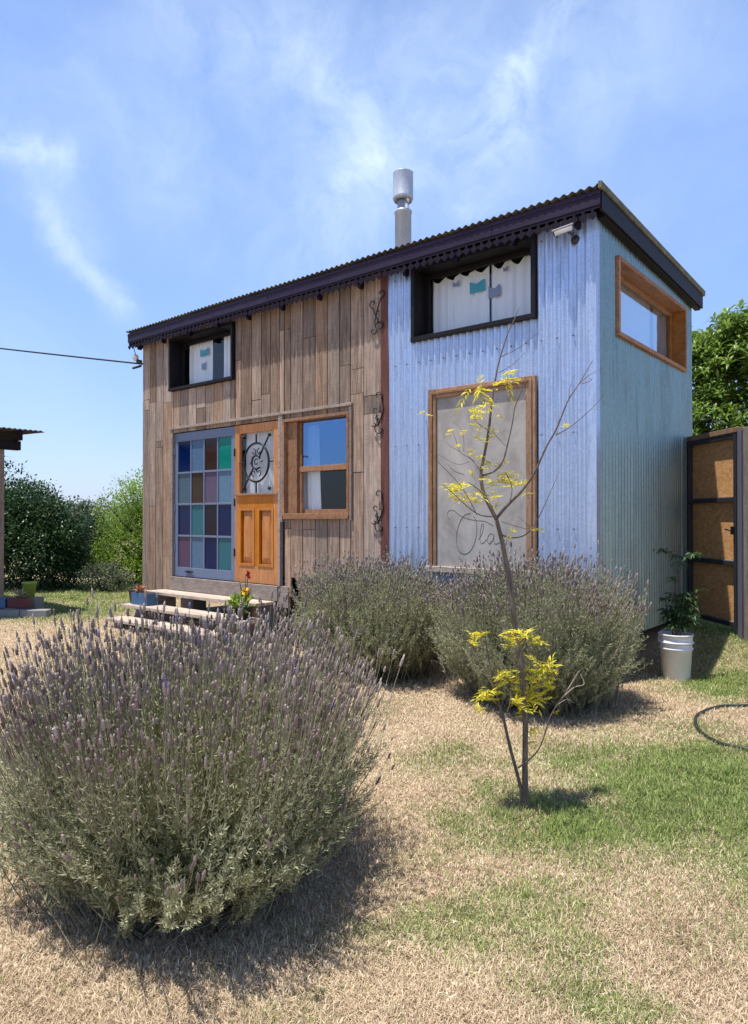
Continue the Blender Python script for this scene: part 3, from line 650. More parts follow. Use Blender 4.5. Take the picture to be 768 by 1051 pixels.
# stained glass leaf ----------------------------------------------------
sx0, sx1, sz0, sz1 = -6.165, -4.835, .625, 2.645
stain = []
for nm, c, ro in [('navy', (.001, .009, .055), .07), ('pale_blue', (.065, .12, .20), .3), ('brown', (.030, .012, .009), .15), ('teal', (.003, .15, .12), .12), ('slate', (.05, .09, .12), .3),
               ('amber', (.035, .018, .006), .15), ('mauve', (.085, .06, .105), .3), ('ripple_blue', (.08, .15, .22), .25), ('sea_green', (.02, .10, .125), .3), ('plum', (.012, .008, .016), .12), ('rose', (.07, .04, .075), .3)]:
    m = mat('stained_' + nm, c, min(ro, .16), 0, .22); n = NT(m); p = n.pos(); nz = n.noise(p, 24 if 'ripple' not in nm else 14, 4, .6, 1.5)
    n.col(n.mix(n.rng(nz, .35, .7, 0, .5), c, tuple(min(1, q * 1.5 + .002) for q in c))); n.bump(nz, .35 if ro > .2 else .15, .006); stain.append(m)
mb = MB(); v0, v1 = .02, .06
fo = .085; mb.box(sx0, sx0 + .07, v0, v1, sz0, sz1); mb.box(sx1 - .075, sx1, v0, v1, sz0, sz1); mb.box(sx0 + .07, sx1 - .075, v0, v1, sz1 - .12, sz1); mb.box(sx0 + .07, sx1 - .075, v0, v1, sz0, sz0 + .13)
ix0, ix1, iz0, iz1 = sx0 + .07, sx1 - .075, sz0 + .13, sz1 - .12
bw = .026
for k in range(1, 4):
    xx = ix0 + (ix1 - ix0) * k / 4; mb.box(xx - bw / 2, xx + bw / 2, v0 + .006, v1 - .006, iz0, iz1)
    zz = iz0 + (iz1 - iz0) * k / 4
    for j in range(4):
        xa = ix0 + (ix1 - ix0) * j / 4 + (bw / 2 if j else 0); xb = ix0 + (ix1 - ix0) * (j + 1) / 4 - (bw / 2 if j < 3 else 0)
        mb.box(xa + .0005, xb - .0005, v0 + .003, v1 - .009, zz - bw / 2, zz + bw / 2)
sg = mb.build('stained_glass_leaf', M['bluegrey'], house, bevel=.003); sg['label'] = 'blue-grey framed leaf of sixteen stained glass panes'
grid = [[0, 1, 2, 3], [4, 5, 6, 7], [0, 8, 9, 0], [10, 1, 0, 8]]
mb = MB()
for r_ in range(4):
    for c_ in range(4):
        xa = ix0 + (ix1 - ix0) * c_ / 4; za = iz1 - (iz1 - iz0) * (r_ + 1) / 4
        mb.box(xa + .001, xa + (ix1 - ix0) / 4 - .001, .038, .042, za + .001, za + (iz1 - iz0) / 4 - .001, grid[r_][c_])
mb.build('panes', stain, sg)
mb = MB(); mb.tube([(-5.9, .005, .70), (-5.72, .005, .70)], .008, 8); mb.box(-5.86, -5.76, .0, .0195, .685, .715); mb.build('bolt', M['iron'], sg)
for z in (1.0, 1.55, 2.35): 
    mb = MB(); mb.box(sx0 - .012, sx0 + .02, .008, .0195, z, z + .09); mb.build('hinge', M['bluegrey'], sg)

# pine door ----------------------------------------------------------------
dx0, dx1, dz0, dz1 = -4.825, -3.985, .625, 2.645; st = .095
mb = MB(); v0, v1 = .008, .055
zs_mid0, zs_mid1 = 1.50, 1.72
mb.box(dx0, dx0 + st, v0, v1, dz0, dz1); mb.box(dx1 - st, dx1, v0, v1, dz0, dz1)
mb.box(dx0 + st, dx1 - st, v0, v1, dz1 - .11, dz1); mb.box(dx0 + st, dx1 - st, v0, v1, 1.575, 1.75); mb.box(dx0 + st, dx1 - st, v0, v1, dz0, dz0 + .21)
xm = (dx0 + dx1) / 2; mb.box(xm - .03, xm + .03, v0, v1, dz0 + .21, 1.575)
door = mb.build('door', M['door'], house, bevel=.003); door['label'] = 'honey coloured pine door with an oval iron grille in its pane'
for xa, xb in ((dx0 + st, xm - .03), (xm + .03, dx1 - st)):
    mb = MB(); za, zb_ = dz0 + .21, 1.575; m1, m2 = .034, .095
    mb.box(xa, xa + m1, .0, v0 + .03, za, zb_); mb.box(xb - m1, xb, .0, v0 + .03, za, zb_); mb.box(xa + m1, xb - m1, .0, v0 + .03, zb_ - m1, zb_); mb.box(xa + m1, xb - m1, .0, v0 + .03, za, za + m1)
    o = [(xa + m1, za + m1), (xb - m1, za + m1), (xb - m1, zb_ - m1), (xa + m1, zb_ - m1)]; i_ = [(xa + m2, za + m2 + .02), (xb - m2, za + m2 + .02), (xb - m2, zb_ - m2 - .02), (xa + m2, zb_ - m2 - .02)]
    mb.add([(x_, .045, z_) for x_, z_ in o] + [(x_, .016, z_) for x_, z_ in i_], [(0, 1, 5, 4), (1, 2, 6, 5), (2, 3, 7, 6), (3, 0, 4, 7), (4, 5, 6, 7)])
    mb.build('door_panel', M['door'], door, bevel=.002)
mb = MB(); mb.box(dx0 + .03, dx1 + .0, -.018, .0075, 1.735, 1.762); mb.build('ledge', M['framewood'], door, bevel=.003)
mb = MB(); mb.box(dx0 + st - .003, dx1 - st + .003, .034, .038, 1.747, dz1 - .107); mb.build('door_pane', M['glass'], door)
curtain_mb(TF, dx0 + st - .01, dx1 - st + .02, 1.72, 2.56, .13, 6, seed=9).build('curtain', M['curtain'], door)
def spiral(cx, cz, r0, r1, a0, a1, n=22): return [(cx + (r0 + (r1 - r0) * i / n) * math.cos(a0 + (a1 - a0) * i / n), cz + (r0 + (r1 - r0) * i / n) * math.sin(a0 + (a1 - a0) * i / n)) for i in range(n + 1)]
mb = MB(); v = .005; cx, cz = -4.40, 2.15
P3 = lambda pts, v=v: [(x_, v, z_) for x_, z_ in pts]
EL = [(cx + .235 * math.cos(t), cz + .245 * math.sin(t)) for t in np.linspace(0, 2 * math.pi, 41)]
mb.tube(P3(EL), .014, 8, cap=False)
mb.tube(P3(spiral(cx, cz, .085, .085, .6, 5.4)), .013, 8); mb.tube(P3(spiral(cx, cz, .045, .02, 1, 6)), .007, 8)
mb.tube(P3([(cx, 2.53), (cx, cz + .245)]), .011); mb.tube(P3([(cx, 1.765), (cx, cz - .245)]), .011)
mb.tube(P3([(dx0 + st, cz), (cx - .235, cz)]), .008); mb.tube(P3([(cx + .235, cz), (dx1 - st, cz)]), .008)
for s1, s2 in ((1, 1), (-1, -1), (-1, 1), (1, -1)):
    if s1 == s2: mb.tube(P3([(cx + s1 * .06, cz + s2 * .07), (cx + s1 * .24, cz + s2 * .33)]), .011)
    ex, ez = cx + s1 * .25, cz + s2 * .335
    mb.tube(P3([(ex - .02 * s1, ez - .03 * s2), (ex, ez), (ex + .012 * s1, ez + .02 * s2)]), [.006, .026, .004], 8)
    mb.tube(P3(spiral(cx + s1 * .05, cz + s2 * .13, .045, .012, 1.5 * s2, 1.5 * s2 + s1 * 5)), .007, 6)
for a in np.arange(0, 2 * math.pi, math.pi / 4): mb.tube(P3([(cx + .09 * math.cos(a), cz + .09 * math.sin(a)), (cx + .125 * math.cos(a + .15), cz + .125 * math.sin(a + .15))]), [.010, .004], 6)
mb.build('iron_grille', M['iron'], door)
for z in (.95, 1.6, 2.25):
    mb = MB(); mb.box(dx0 - .008, dx0 + .012, -.004, .0075, z, z + .10); mb.build('hinge', M['iron'], door)

# framed cement panel with the word -----------------------------------------
u0, u1, z0, z1 = ola
mb = MB(); t = .095
for a, b, c, d in ((u0, u0 + t, z0 + .03, z1), (u1 - t, u1, z0 + .03, z1), (u0 + t, u1 - t, z1 - t, z1)):
    mb.box(a, b, -.062, -.022, c, d)
mb.box(u0 + t * .32, u0 + t * .62, -.076, -.0625, z0 + .035, z1 - t * .33); mb.box(u1 - t * .62, u1 - t * .32, -.076, -.0625, z0 + .035, z1 - t * .33)
mb.box(u0 + t * .625, u1 - t * .625, -.076, -.0625, z1 - t * .62, z1 - t * .33)
pf = mb.build('panel_frame', M['framewood'], house, bevel=.005); pf['label'] = 'brown moulded frame around the cement panel'
mb = MB(); mb.box(u0 - .02, u1 + .02, -.085, -.02, z0 - .03, z0 + .028); mb.build('panel_sill', M['palewood'], pf, bevel=.005)
mb = MB(); mb.box(u0 + t, u1 - t, -.040, -.022, z0 + .029, z1 - t); pan = mb.build('cement_panel', M['cement'], house); pan['label'] = 'grey cement panel with the word Ola written on it'
def W_(pts): # points read off the panel
    out = []
    for a, b in pts: q = ondepth(440 + a / 6.4, 480 + b / 6.4, 1, -.040); out.append((q[0], -.0405, q[2]))
    return out
def smoothpts(pts, n=6):
    P_ = [np.array(p, float) for p in pts]; out = []
    for i in range(len(P_) - 1):
        p0, p1, p2, p3 = P_[max(i - 1, 0)], P_[i], P_[i + 1], P_[min(i + 2, len(P_) - 1)]
        for k in range(n):
            t_ = k / n; out.append(tuple(.5 * ((2 * p1) + (-p0 + p2) * t_ + (2 * p0 - 5 * p1 + 4 * p2 - p3) * t_ ** 2 + (-p0 + 3 * p1 - 3 * p2 + p3) * t_ ** 3)))
    out.append(tuple(P_[-1])); return out
mb = MB()
mb.tube(smoothpts(W_([(275, 298), (235, 312), (203, 365), (184, 440), (185, 500), (205, 550), (240, 566), (275, 545), (303, 490), (316, 420), (314, 355), (296, 318)])), 0.0026, 6)
mb.tube(smoothpts(W_([(137, 338), (124, 310), (135, 282), (165, 280), (200, 308), (250, 332), (310, 345), (370, 352), (425, 380)])), 0.0019, 6)
mb.tube(smoothpts(W_([(330, 470), (352, 430), (362, 380), (352, 372), (342, 410), (338, 460), (345, 495), (362, 492), (382, 470)])), 0.0022, 6)
mb.tube(smoothpts(W_([(428, 440), (408, 432), (390, 455), (388, 485), (402, 498), (422, 475), (430, 440), (428, 480), (440, 500), (470, 490), (505, 475), (512, 505)])), 0.0022, 6)
mb.tube(smoothpts(W_([(345, 180), (372, 175), (400, 185)])), .0018, 6); mb.tube(smoothpts(W_([(130, -20), (170, 20), (235, 45)])), .0018, 6)
mb.build('handwriting', M['charcoal'], pan)

# wrought iron scrolls by the post --------------------------------------------
def scroll_shape(cx, cz, h, kind):
    m_ = MB(); v = -.03
    if kind == 0:
        S_ = spiral(cx + .02, cz + h * .36, .012, .065, 4.2, -1.2)[::1] + [(cx - .03, cz + .02), (cx - .05, cz - h * .1), (cx - .02, cz - h * .2)]
        a = spiral(cx - .05, cz + h * .22, .012, .05, -.5, 4.6) + [(cx - .03, cz), (cx + .02, cz - h * .22)] + spiral(cx + .035, cz - h * .27, .06, .015, 3.0, 8.5)
        b = spiral(cx + .045, cz + h * .40, .012, .05, 3.2, -1.6) + [(cx + .01, cz + h * .12), (cx - .03, cz - h * .2)] + spiral(cx - .045, cz - h * .38, .05, .012, 1.0, -4.6)
        paths = [a, b]
    else:
        a = spiral(cx - .01, cz + h * .40, .012, .055, 4.5, -.7) + [(cx + .055, cz + h * .1), (cx + .02, cz - h * .12)] + [(cx, cz - h * .25)] + spiral(cx + .01, cz - h * .38, .065, .015, 2.6, 7.6)
        b = spiral(cx - .04, cz + h * .08, .010, .035, 0, 5) + [(cx - .02, cz - h * .15), (cx - .005, cz - h * .3)]
        c = spiral(cx - .02, cz - h * .12, .008, .028, 0, -5) ; d = spiral(cx - .06, cz - h * .26, .008, .03, 2, -3)
        paths = [a, b, c, d]
    for p in paths: m_.tube([(cx + (x_ - cx) * 1.15, v, z_) for x_, z_ in p], .0062, 6)
    m_.tube([(cx, v, cz + .02), (cx, -.001, cz + .02)], .006, 6); m_.tube([(cx, v, cz - .1), (cx, -.001, cz - .1)], .006, 6)
    return m_
for (px, pa, pb, kd) in ((389, 298, 345, 0), (391, 402, 446, 1), (391, 503, 546, 1)):
    A = ondepth(px, pa, 1, 0); B = ondepth(px, pb, 1, 0)
    scroll_shape(A[0], (A[2] + B[2]) / 2, A[2] - B[2], kd).build('iron_scroll', M['iron'], house)

# flue -------------------------------------------------------------------------
fx, fy = -2.98, 1.2
mb = MB(); mb.lathe((fx, fy, 4.10), [(.105, 0), (.105, 1.20), (.112, 1.205), (.113, 1.235), (.105, 1.24), (.075, 1.25), (.072, 1.45), (.0, 1.45)], 32)
fl = mb.build('chimney', M['flue'], house)
mb = MB(); mb.lathe((fx, fy, 5.49), [(.072, .03), (.112, -.03), (.128, 0), (.132, .02), (.128, .03), (.128, .32), (.130, .33), (.126, .335), (.118, .335), (.118, .02)], 32); mb.build('chimney_cowl', M['flue'], fl)
mb = MB(); mb.lathe((fx, fy, 4.16), [(.20, 0), (.19, .03), (.12, .06), (.106, .10)], 24); mb.build('roof_collar', M['flue'], fl)

# ---------------------------------------------------------------- fixtures on the house
q = ondepth(585, 237, 1, -.12)
sc = empty('security_camera', (-.16, -.012, 3.87), 'small white bullet security camera under the eave at the metal corner', 'security camera')
mb = MB(); mb.lathe((0, 0, 0), [(.0, 0), (.038, 0), (.038, .012), (.02, .02), (.0, .02)], 20)
m_ = mb; m_.v = [(-.16 + a, -.024 - c, 3.88 + b) for a, b, c in m_.v]; m_.build('mount', M['blackplastic'], sc)
mb = MB(); mb.tube([(-.16, -.03, 3.88), (-.16, -.08, 3.90), (-.19, -.13, 3.93)], .009, 8); mb.build('arm', M['blackplastic'], sc)
mb = MB(); a = Vector((-.15, -.12, 3.955)); b = Vector((-.29, -.17, 3.92)); mb.tube([a, b], .022, 16); mb.build('body', M['cctv'], sc)
dv = (b - a).normalized(); mb = MB(); mb.tube([b - dv * .005, b + dv * .01], .018, 16); mb.build('lens', M['blackplastic'], sc)
mb = MB(); mb.obox(a + Vector((0, 0, .025)) - dv * .01, b + Vector((0, 0, .025)) + dv * .02, .05, .005); mb.build('sun_shield', M['cctv'], sc)
wl = empty('wall_light', (-7.02, -.02, 3.9), 'little lamp with a white globe under the far left end of the eave', 'lamp')
mb = MB(); mb.tube([(-6.975, -.015, 3.78), (-7.03, -.05, 3.80)], .03, 10); mb.build('bracket', M['blackplastic'], wl)
mb = MB(); mb.lathe((-7.06, -.06, 3.80), [(.0, 0), (.03, .01), (.045, .04), (.045, .07), (.03, .095), (0, .10)], 16); mb.build('globe', M['cctv'], wl)
mb = MB(); mb.tube([(-7.06, -.06, 3.9), (-7.08, -.07, 3.97), (-7.09, -.08, 4.05)], .006, 6); mb.build('cable', M['wire'], wl)
mb = MB(); A = Vector((-6.985, .02, 3.76)); B = A + (Vector((-10.24, -.703, 4.41)) - A) * 5; mb.tube([A + (B - A) * t_ + Vector((0, 0, -.28 * t_ * (1 - t_))) for t_ in np.linspace(0, 1, 30)], .013, 6)
mb.tube([A + Vector((-.06, 0, -.02)), A + Vector((-.34, .04, -.01))], .018, 6)
tag(mb.build('power_cable', M['wire']), 'black overhead cable running off to the left from the boarded wall', 'cable')

# ---------------------------------------------------------------- steps and pots
st = empty('wooden_steps', (-5.2, -.5, 0), 'pale weathered plank steps below the stained glass door', 'steps')
for (a, b, y0_, y1_, z_) in ((-6.35, -4.02, -.33, -.03, .43), (-6.42, -3.85, -.66, -.36, .27), (-6.25, -4.0, -.98, -.69, .13)):
    mb = MB(); mb.box(a, b, y0_, (y0_ + y1_) / 2 - .004, z_ - .04, z_); mb.box(a, b, (y0_ + y1_) / 2 + .004, y1_, z_ - .038, z_ - .002); mb.build('tread', M['palewood'], st, bevel=.004)
for xx in (-6.1, -4.3):
    mb = MB(); mb.add([(xx, -.95, 0), (xx, -.03, 0), (xx, -.03, .388), (xx, -.31, .388), (xx, -.36, .228), (xx, -.65, .228), (xx, -.70, .088), (xx, -.95, .088)] + [(xx + .04, -.95, 0), (xx + .04, -.03, 0), (xx + .04, -.03, .388), (xx + .04, -.31, .388), (xx + .04, -.36, .228), (xx + .04, -.65, .228), (xx + .04, -.70, .088), (xx + .04, -.95, .088)],
        [tuple(range(7, -1, -1)), tuple(range(8, 16))] + [(k, (k + 1) % 8, 8 + (k + 1) % 8, 8 + k) for k in range(8)]); mb.build('stringer', M['greywood'], st)

def leaf_quads(P, D, L, wdt, rnd, fold=0., up=None, curve=0.25):
    """P base (n,3), D unit direction, L, wdt arrays. one 6-vertex leaf = 2 quads (4 tris would be heavier)"""
    n = len(P); upv = np.tile(np.array([0, 0, 1.]), (n, 1)) + rng.normal(0, .35, (n, 3))
    Sd = np.cross(D, upv); Sd /= np.linalg.norm(Sd, axis=1)[:, None] + 1e-9; Nn = np.cross(Sd, D)
    L = L[:, None]; w_ = wdt[:, None]
    base = P; mid = P + D * L * .5 + Nn * L * curve * .25; tip = P + D * L * (1 - curve * .15) - Nn * L * curve * .35
    l1 = mid + Sd * w_ * .5 - Nn * w_ * fold; r1 = mid - Sd * w_ * .5 - Nn * w_ * fold
    V = np.stack([base, l1, tip, r1, mid], 1).reshape(-1, 3); b = np.arange(n)[:, None] * 5
    F_ = np.concatenate([b + np.array([[0, 4, 1]]), b + np.array([[4, 2, 1]]), b + np.array([[0, 3, 4]]), b + np.array([[3, 2, 4]])], 0)
    return V, F_, np.repeat(rnd, 5)
def flat_leaves(P, D, L, wdt, rnd):
    n = len(P); upv = rng.normal(0, 1, (n, 3)); Sd = np.cross(D, upv); Sd /= np.linalg.norm(Sd, axis=1)[:, None] + 1e-9
    L = L[:, None]; w_ = wdt[:, None]; V = np.stack([P, P + D * L * .5 + Sd * w_ * .5, P + D * L, P + D * L * .5 - Sd * w_ * .5], 1).reshape(-1, 3)
    return V, (np.arange(n)[:, None] * 4 + np.array([[0, 1, 2, 3]])), np.repeat(rnd, 4)
def unit(v): return v / (np.linalg.norm(v, axis=-1, keepdims=True) + 1e-9)

def pot(c, r0, r1, h, m, label, cat, name='plant_pot', group=None):
    t_ = empty(name, c, label, cat, group)
    mb = MB(); mb.lathe(c, [(0, 0), (r0, 0), (r1, h - .02), (r1 + .01, h - .02), (r1 + .01, h), (r1 - .008, h), (r1 - .012, h - .03), (0, h - .03)], 24); mb.build('pot', m, t_); return t_
def add_leaves(parent, name, centre, n, r, L, w_, m, up=.6, seed=0):
    P = np.tile(np.array(centre, float), (n, 1)) + rng.normal(0, r * .25, (n, 3)); D = unit(rng.normal(0, 1, (n, 3)) + np.array([0, 0, up])); D[:, 2] = np.abs(D[:, 2]) * .9 + .05; D = unit(D)
    P = P + D * r * rng.random((n, 1)); V, F_, a = leaf_quads(P, D, rng.uniform(.6, 1, n) * L, np.full(n, w_), rng.random(n), .15)
    return npmesh(name, V, F_, m, {'rnd': a, 'zone': a * 0}, parent)
bp = empty('planter_box', (-6.15, -.50, .27), 'blue glazed planter box with dry succulents on the left end of the steps', 'planter')
mb = MB(); mb.box(-6.30, -5.93, -.58, -.40, .27, .43); mb.box(-6.29, -5.94, -.57, -.41, .431, .435, 1)
mb.build('box', [M['bluepot'], M['soil']], bp, bevel=.008)
o = add_leaves(bp, 'succulent', (-6.18, -.50, .44), 90, .05, .09, .02, M['brownplant']) ; 
t_ = pot((-6.38, -.47, .27), .065, .09, .19, M['blackplastic'], 'small black pot with a brown plant beside the blue planter box', 'flower pot')
add_leaves(t_, 'succulent', (-6.38, -.47, .46), 50, .04, .10, .018, M['greyleaf'])
# flowering plant by the right end of the steps
M['yflower'] = mat('yellow_petal', (.80, .50, .03), .6); M['rflower'] = mat('red_petal', (.45, .04, .03), .6)
fc_ = (-3.98, -.52, .27)
t_ = pot(fc_, .07, .09, .16, M['blackplastic'], 'dark flower pot with tall red and yellow blooms at the right end of the steps', 'flower pot')
mb = MB()
for k in range(6): a = k * 1.1; mb.tube([(fc_[0] + .02 * math.cos(a), fc_[1] + .02 * math.sin(a), .40), (fc_[0] + .06 * math.cos(a), fc_[1] + .05 * math.sin(a), .60), (fc_[0] + .09 * math.cos(a), fc_[1] + .08 * math.sin(a), .62 + .035 * k)], .005, 5)
mb.tube([(fc_[0], fc_[1], .4), (fc_[0] + .03, fc_[1], .65), (fc_[0] + .04, fc_[1], .80)], .006, 5); mb.build('stem', M['lavstem'], t_)
def blossoms(parent, cs, r, m, name):
    mb = MB()
    for c in cs:
        for k in range(14):
            d = Vector((random.gauss(0, 1), random.gauss(0, 1), random.gauss(.3, 1))).normalized(); s_ = d.orthogonal().normalized() * r * .35; q_ = d.cross(s_).normalized() * r * .15; c_ = Vector(c)
            mb.add([c_, c_ + d * r * .6 + s_ + q_, c_ + d * r, c_ + d * r * .6 - s_ + q_], [(0, 1, 2, 3)])
    return mb.build(name, m, parent)
blossoms(t_, [(fc_[0] - .01, fc_[1], .55), (fc_[0] + .03, fc_[1] - .02, .60), (fc_[0] + .02, fc_[1], .50)], .055, M['yflower'], 'yellow_flowers')
blossoms(t_, [(fc_[0] + .04, fc_[1], .80), (fc_[0] + .05, fc_[1], .77)], .04, M['rflower'], 'red_flowers')
add_leaves(t_, 'leaves', (fc_[0] - .02, fc_[1] - .08, .42), 110, .12, .11, .035, M['brightleaf'])

# ---------------------------------------------------------------- lavender
def lavender(cx, cy, rx, ry, h, label, nst, nhead, seed, lscale=1., hscale=1., headbias=(0, 0), ped=(.10, .26), zone=None, headsize=1.):
    """one clipped-looking dome of stems: narrow foot, wide shoulder, spikes above"""
    r_ = np.random.default_rng(seed); base_z = float(height(cx, cy)); thing = empty('lavender_bush', (cx, cy, base_z), label, 'bush', 'lavender bushes in front of the house')
    def lobed(az, phi): return 1 + .10 * np.sin(az * 3 + seed) + .07 * np.sin(az * 5 + 2 * seed + phi * 3) + .06 * np.sin(az * 9 + phi * 7 + seed) + .05 * np.sin(az * 14 - phi * 11 + 3 * seed)
    def tips(n, pmin=0., pmax=2.15, power=1.):
        u = r_.random(n); cosp = math.cos(pmin) + (math.cos(pmax) - math.cos(pmin)) * u ** power; phi = np.arccos(cosp); az = r_.uniform(0, 2 * np.pi, n)
        rad = lobed(az, phi) * (1 + r_.normal(0, .065, n)) * (1 - .40 * np.clip(-cosp, 0, 1) ** .8); zc = h * .46
        sx = np.sin(phi) ** .8; X = cx + rx * rad * sx * np.cos(az); Y = cy + ry * rad * sx * np.sin(az)
        Z = base_z + zc + np.where(cosp > 0, (h - zc) * cosp * rad, zc * .95 * cosp * 1.1); return np.stack([X, Y, Z.clip(base_z + .03)], -1), phi, az
    def path(T, t, foot):   # bent stem: foot -> tip
        t = t[..., None]; mid = foot * .45 + T * .55; mid[:, 2] = foot[:, 2] + (T[:, 2] - foot[:, 2]) * .42
        return (1 - t) ** 2 * foot + 2 * t * (1 - t) * mid + t * t * T
    T, phi, az = tips(nst); n = nst
    foot = np.stack([cx + r_.normal(0, rx * .22, n), cy + r_.normal(0, ry * .22, n), np.full(n, base_z)], -1); foot[:, :2] += (T[:, :2] - [cx, cy]) * .22
    # a fifth of the stems end deeper inside, for body
    inner = r_.random(n) < .3; T = np.where(inner[:, None], foot + (T - foot) * r_.uniform(.6, .92, (n, 1)), T)
    # ---- woody stems
    ts = np.linspace(0, 1, 6); segs = [path(T, np.full(n, t), foot) for t in ts]; side = unit(r_.normal(0, 1, (n, 3))); side2 = unit(r_.normal(0, 1, (n, 3)))
    V = []; 
    for i, s in enumerate(segs):
        w_ = .0028 * (1 - .6 * ts[i]) * lscale; V += [s + side * w_, s - side * w_ * .5 + side2 * w_, s - side * w_ * .5 - side2 * w_]
    V = np.stack(V, 1).reshape(-1, 3); m = len(ts) * 3; b = np.arange(n)[:, None] * m; F_ = []
    for i in range(len(ts) - 1):
        for k in range(3): F_.append(b + np.array([[i * 3 + k, i * 3 + (k + 1) % 3, (i + 1) * 3 + (k + 1) % 3, (i + 1) * 3 + k]]))
    npmesh('stems', V, np.concatenate(F_, 0), M['lavstem'], {'rnd': np.repeat(r_.random(n) * .7, m), 'zone': np.zeros(n * m)}, thing)
    # ---- leaves in whorls along the outer part of each stem
    Ps, Ds, Ls, Rs, Zs = [], [], [], [], []
    nodes = 21
    for k in range(nodes):
        t = np.clip(.42 + .58 * (k + r_.random(n)) / nodes, 0, 1); p = path(T, t, foot); p2 = path(T, np.clip(t + .02, 0, 1.05), foot); ax = unit(p2 - p)
        for j in range(4):
            pr_ = r_.normal(0, 1, (n, 3)); pr_ = unit(pr_ - ax * (pr_ * ax).sum(1, keepdims=True)); D = unit(ax * r_.uniform(.8, 1.8, (n, 1)) + pr_ + np.array([0, 0, .25]))
            Ps.append(p); Ds.append(D); Ls.append(r_.uniform(.017, .039, n) * (1.0 - .25 * (t - .4)) * lscale); Rs.append(np.clip(r_.normal(.45, .2, n), 0, 1))
    P = np.concatenate(Ps); D = np.concatenate(Ds); L = np.concatenate(Ls); rn = np.concatenate(Rs)
    rn = np.clip(rn + .25 * (fbm(P[:, 0] * 3, P[:, 1] * 3 + P[:, 2] * 3, 2.0) - .5), 0, 1)
    V, F_, a = flat_leaves(P, D, L, r_.uniform(.0030, .0052, len(P)) * lscale, rn)
    z = zone(V[:, 0], V[:, 1], V[:, 2]) if zone else np.zeros(len(V)); z = np.clip(z * 1.0 + .2 * (fbm(V[:, 0], V[:, 1], 8) - .5), 0, 1)
    fol = (V, F_, a, z)
    # ---- flower spikes: peduncle + head
    n = nhead; T, phi, az = tips(n, 0, 1.18, 1.25)
    T2, phi2, az2 = tips(n // 14, 1.0, 1.9); T = np.concatenate([T, T2]); phi = np.concatenate([phi, phi2]); az = np.concatenate([az, az2]); n = len(T)
    keepb = 1.0
    outw = unit(np.stack([np.sin(phi) * np.cos(az), np.sin(phi) * np.sin(az), np.cos(phi).clip(0)], -1)); D = unit(outw * .75 + np.array([0, 0, .85]) + r_.normal(0, .13, (n, 3)) + np.array([headbias[0], headbias[1], 0]))
    low = phi > 1.3; pl_ = r_.uniform(ped[0], ped[1], n) * np.where(low, .6, 1) ; D = np.where(low[:, None], unit(outw * .7 + np.array([0, 0, .75]) + r_.normal(0, .25, (n, 3))), D)
    P0 = T - D * .06; bend = unit(D + np.array([0, 0, .6])); P1 = T + D * (pl_ * .5)[:, None]; P2 = P1 + bend * (pl_ * .5)[:, None]
    rn = r_.random(n); S1 = unit(r_.normal(0, 1, (n, 3))); S2 = unit(np.cross(S1, D)); V = []
    for i, (s, w_) in enumerate(((P0, .0016), (P1, .0013), (P2, .0010))):
        w_ *= hscale; V += [s + S1 * w_, s - S1 * w_ * .5 + S2 * w_, s - S1 * w_ * .5 - S2 * w_]
    V = np.stack(V, 1).reshape(-1, 3); b = np.arange(n)[:, None] * 9; F_ = []
    for i in range(2):
        for k in range(3): F_.append(b + np.array([[i * 3 + k, i * 3 + (k + 1) % 3, (i + 1) * 3 + (k + 1) % 3, (i + 1) * 3 + k]]))
    npmesh('flower_stalks', V, np.concatenate(F_, 0), M['lavstem'], {'rnd': np.repeat(.35 + rn * .6, 9), 'zone': np.zeros(n * 9)}, thing)
    Pq, Dq, Lq = [], [], []
    for t in (.02, .14, .26, .40, .55):
        pp_ = np.where(t < .5, P0 + (P1 - P0) * t * 2, P1 + (P2 - P1) * (t * 2 - 1))
        for j in range(3 if t < .5 else 1):
            pr_ = unit(r_.normal(0, 1, (n, 3))); Pq.append(pp_); Dq.append(unit(D * r_.uniform(.8, 1.7, (n, 1)) + pr_)); Lq.append(r_.uniform(.018, .036, n) * lscale * (1 - .5 * t))
    Pq, Dq, Lq = map(np.concatenate, (Pq, Dq, Lq)); V2, F2, a2 = flat_leaves(Pq, Dq, Lq, np.full(len(Pq), .0040 * lscale), np.clip(r_.normal(.5, .2, len(Pq)), 0, 1))
    z2 = zone(V2[:, 0], V2[:, 1], V2[:, 2]) if zone else np.zeros(len(V2)); V1, F1, a1, z1 = fol
    npmesh('foliage', np.concatenate([V1, V2]), np.concatenate([F1, F2 + len(V1)]), M['lavleaf'], {'rnd': np.concatenate([a1, a2]), 'zone': np.concatenate([z1, z2])}, thing)
    hl = r_.uniform(.020, .050, n) * headsize; hr = r_.uniform(.0042, .0068, n) * headsize * hscale
    A = unit(bend); S1 = unit(np.cross(A, r_.normal(0, 1, (n, 3)))); S2 = np.cross(A, S1)
    prof = [(0, .3), (.08, 1), (.2, .65), (.3, 1.05), (.42, .65), (.52, 1.0), (.64, .6), (.74, .85), (.86, .5), (1, .12)]; K = 5; V = []
    for tt, rr in prof:
        for k in range(K):
            t_ = 2 * math.pi * k / K + tt * 2.2; jit = r_.uniform(.8, 1.25, n)
            V.append(P2 + A * (hl * tt)[:, None] + (S1 * math.cos(t_) + S2 * math.sin(t_)) * (hr * rr * jit)[:, None])
    V = np.stack(V, 1).reshape(-1, 3); m = len(prof) * K; b = np.arange(n)[:, None] * m; F_ = []
    for i in range(len(prof) - 1):
        for k in range(K): F_.append(b + np.array([[i * K + k, i * K + (k + 1) % K, (i + 1) * K + (k + 1) % K, (i + 1) * K + k]]))
    vio = (r_.random(n) < .014).astype(float)
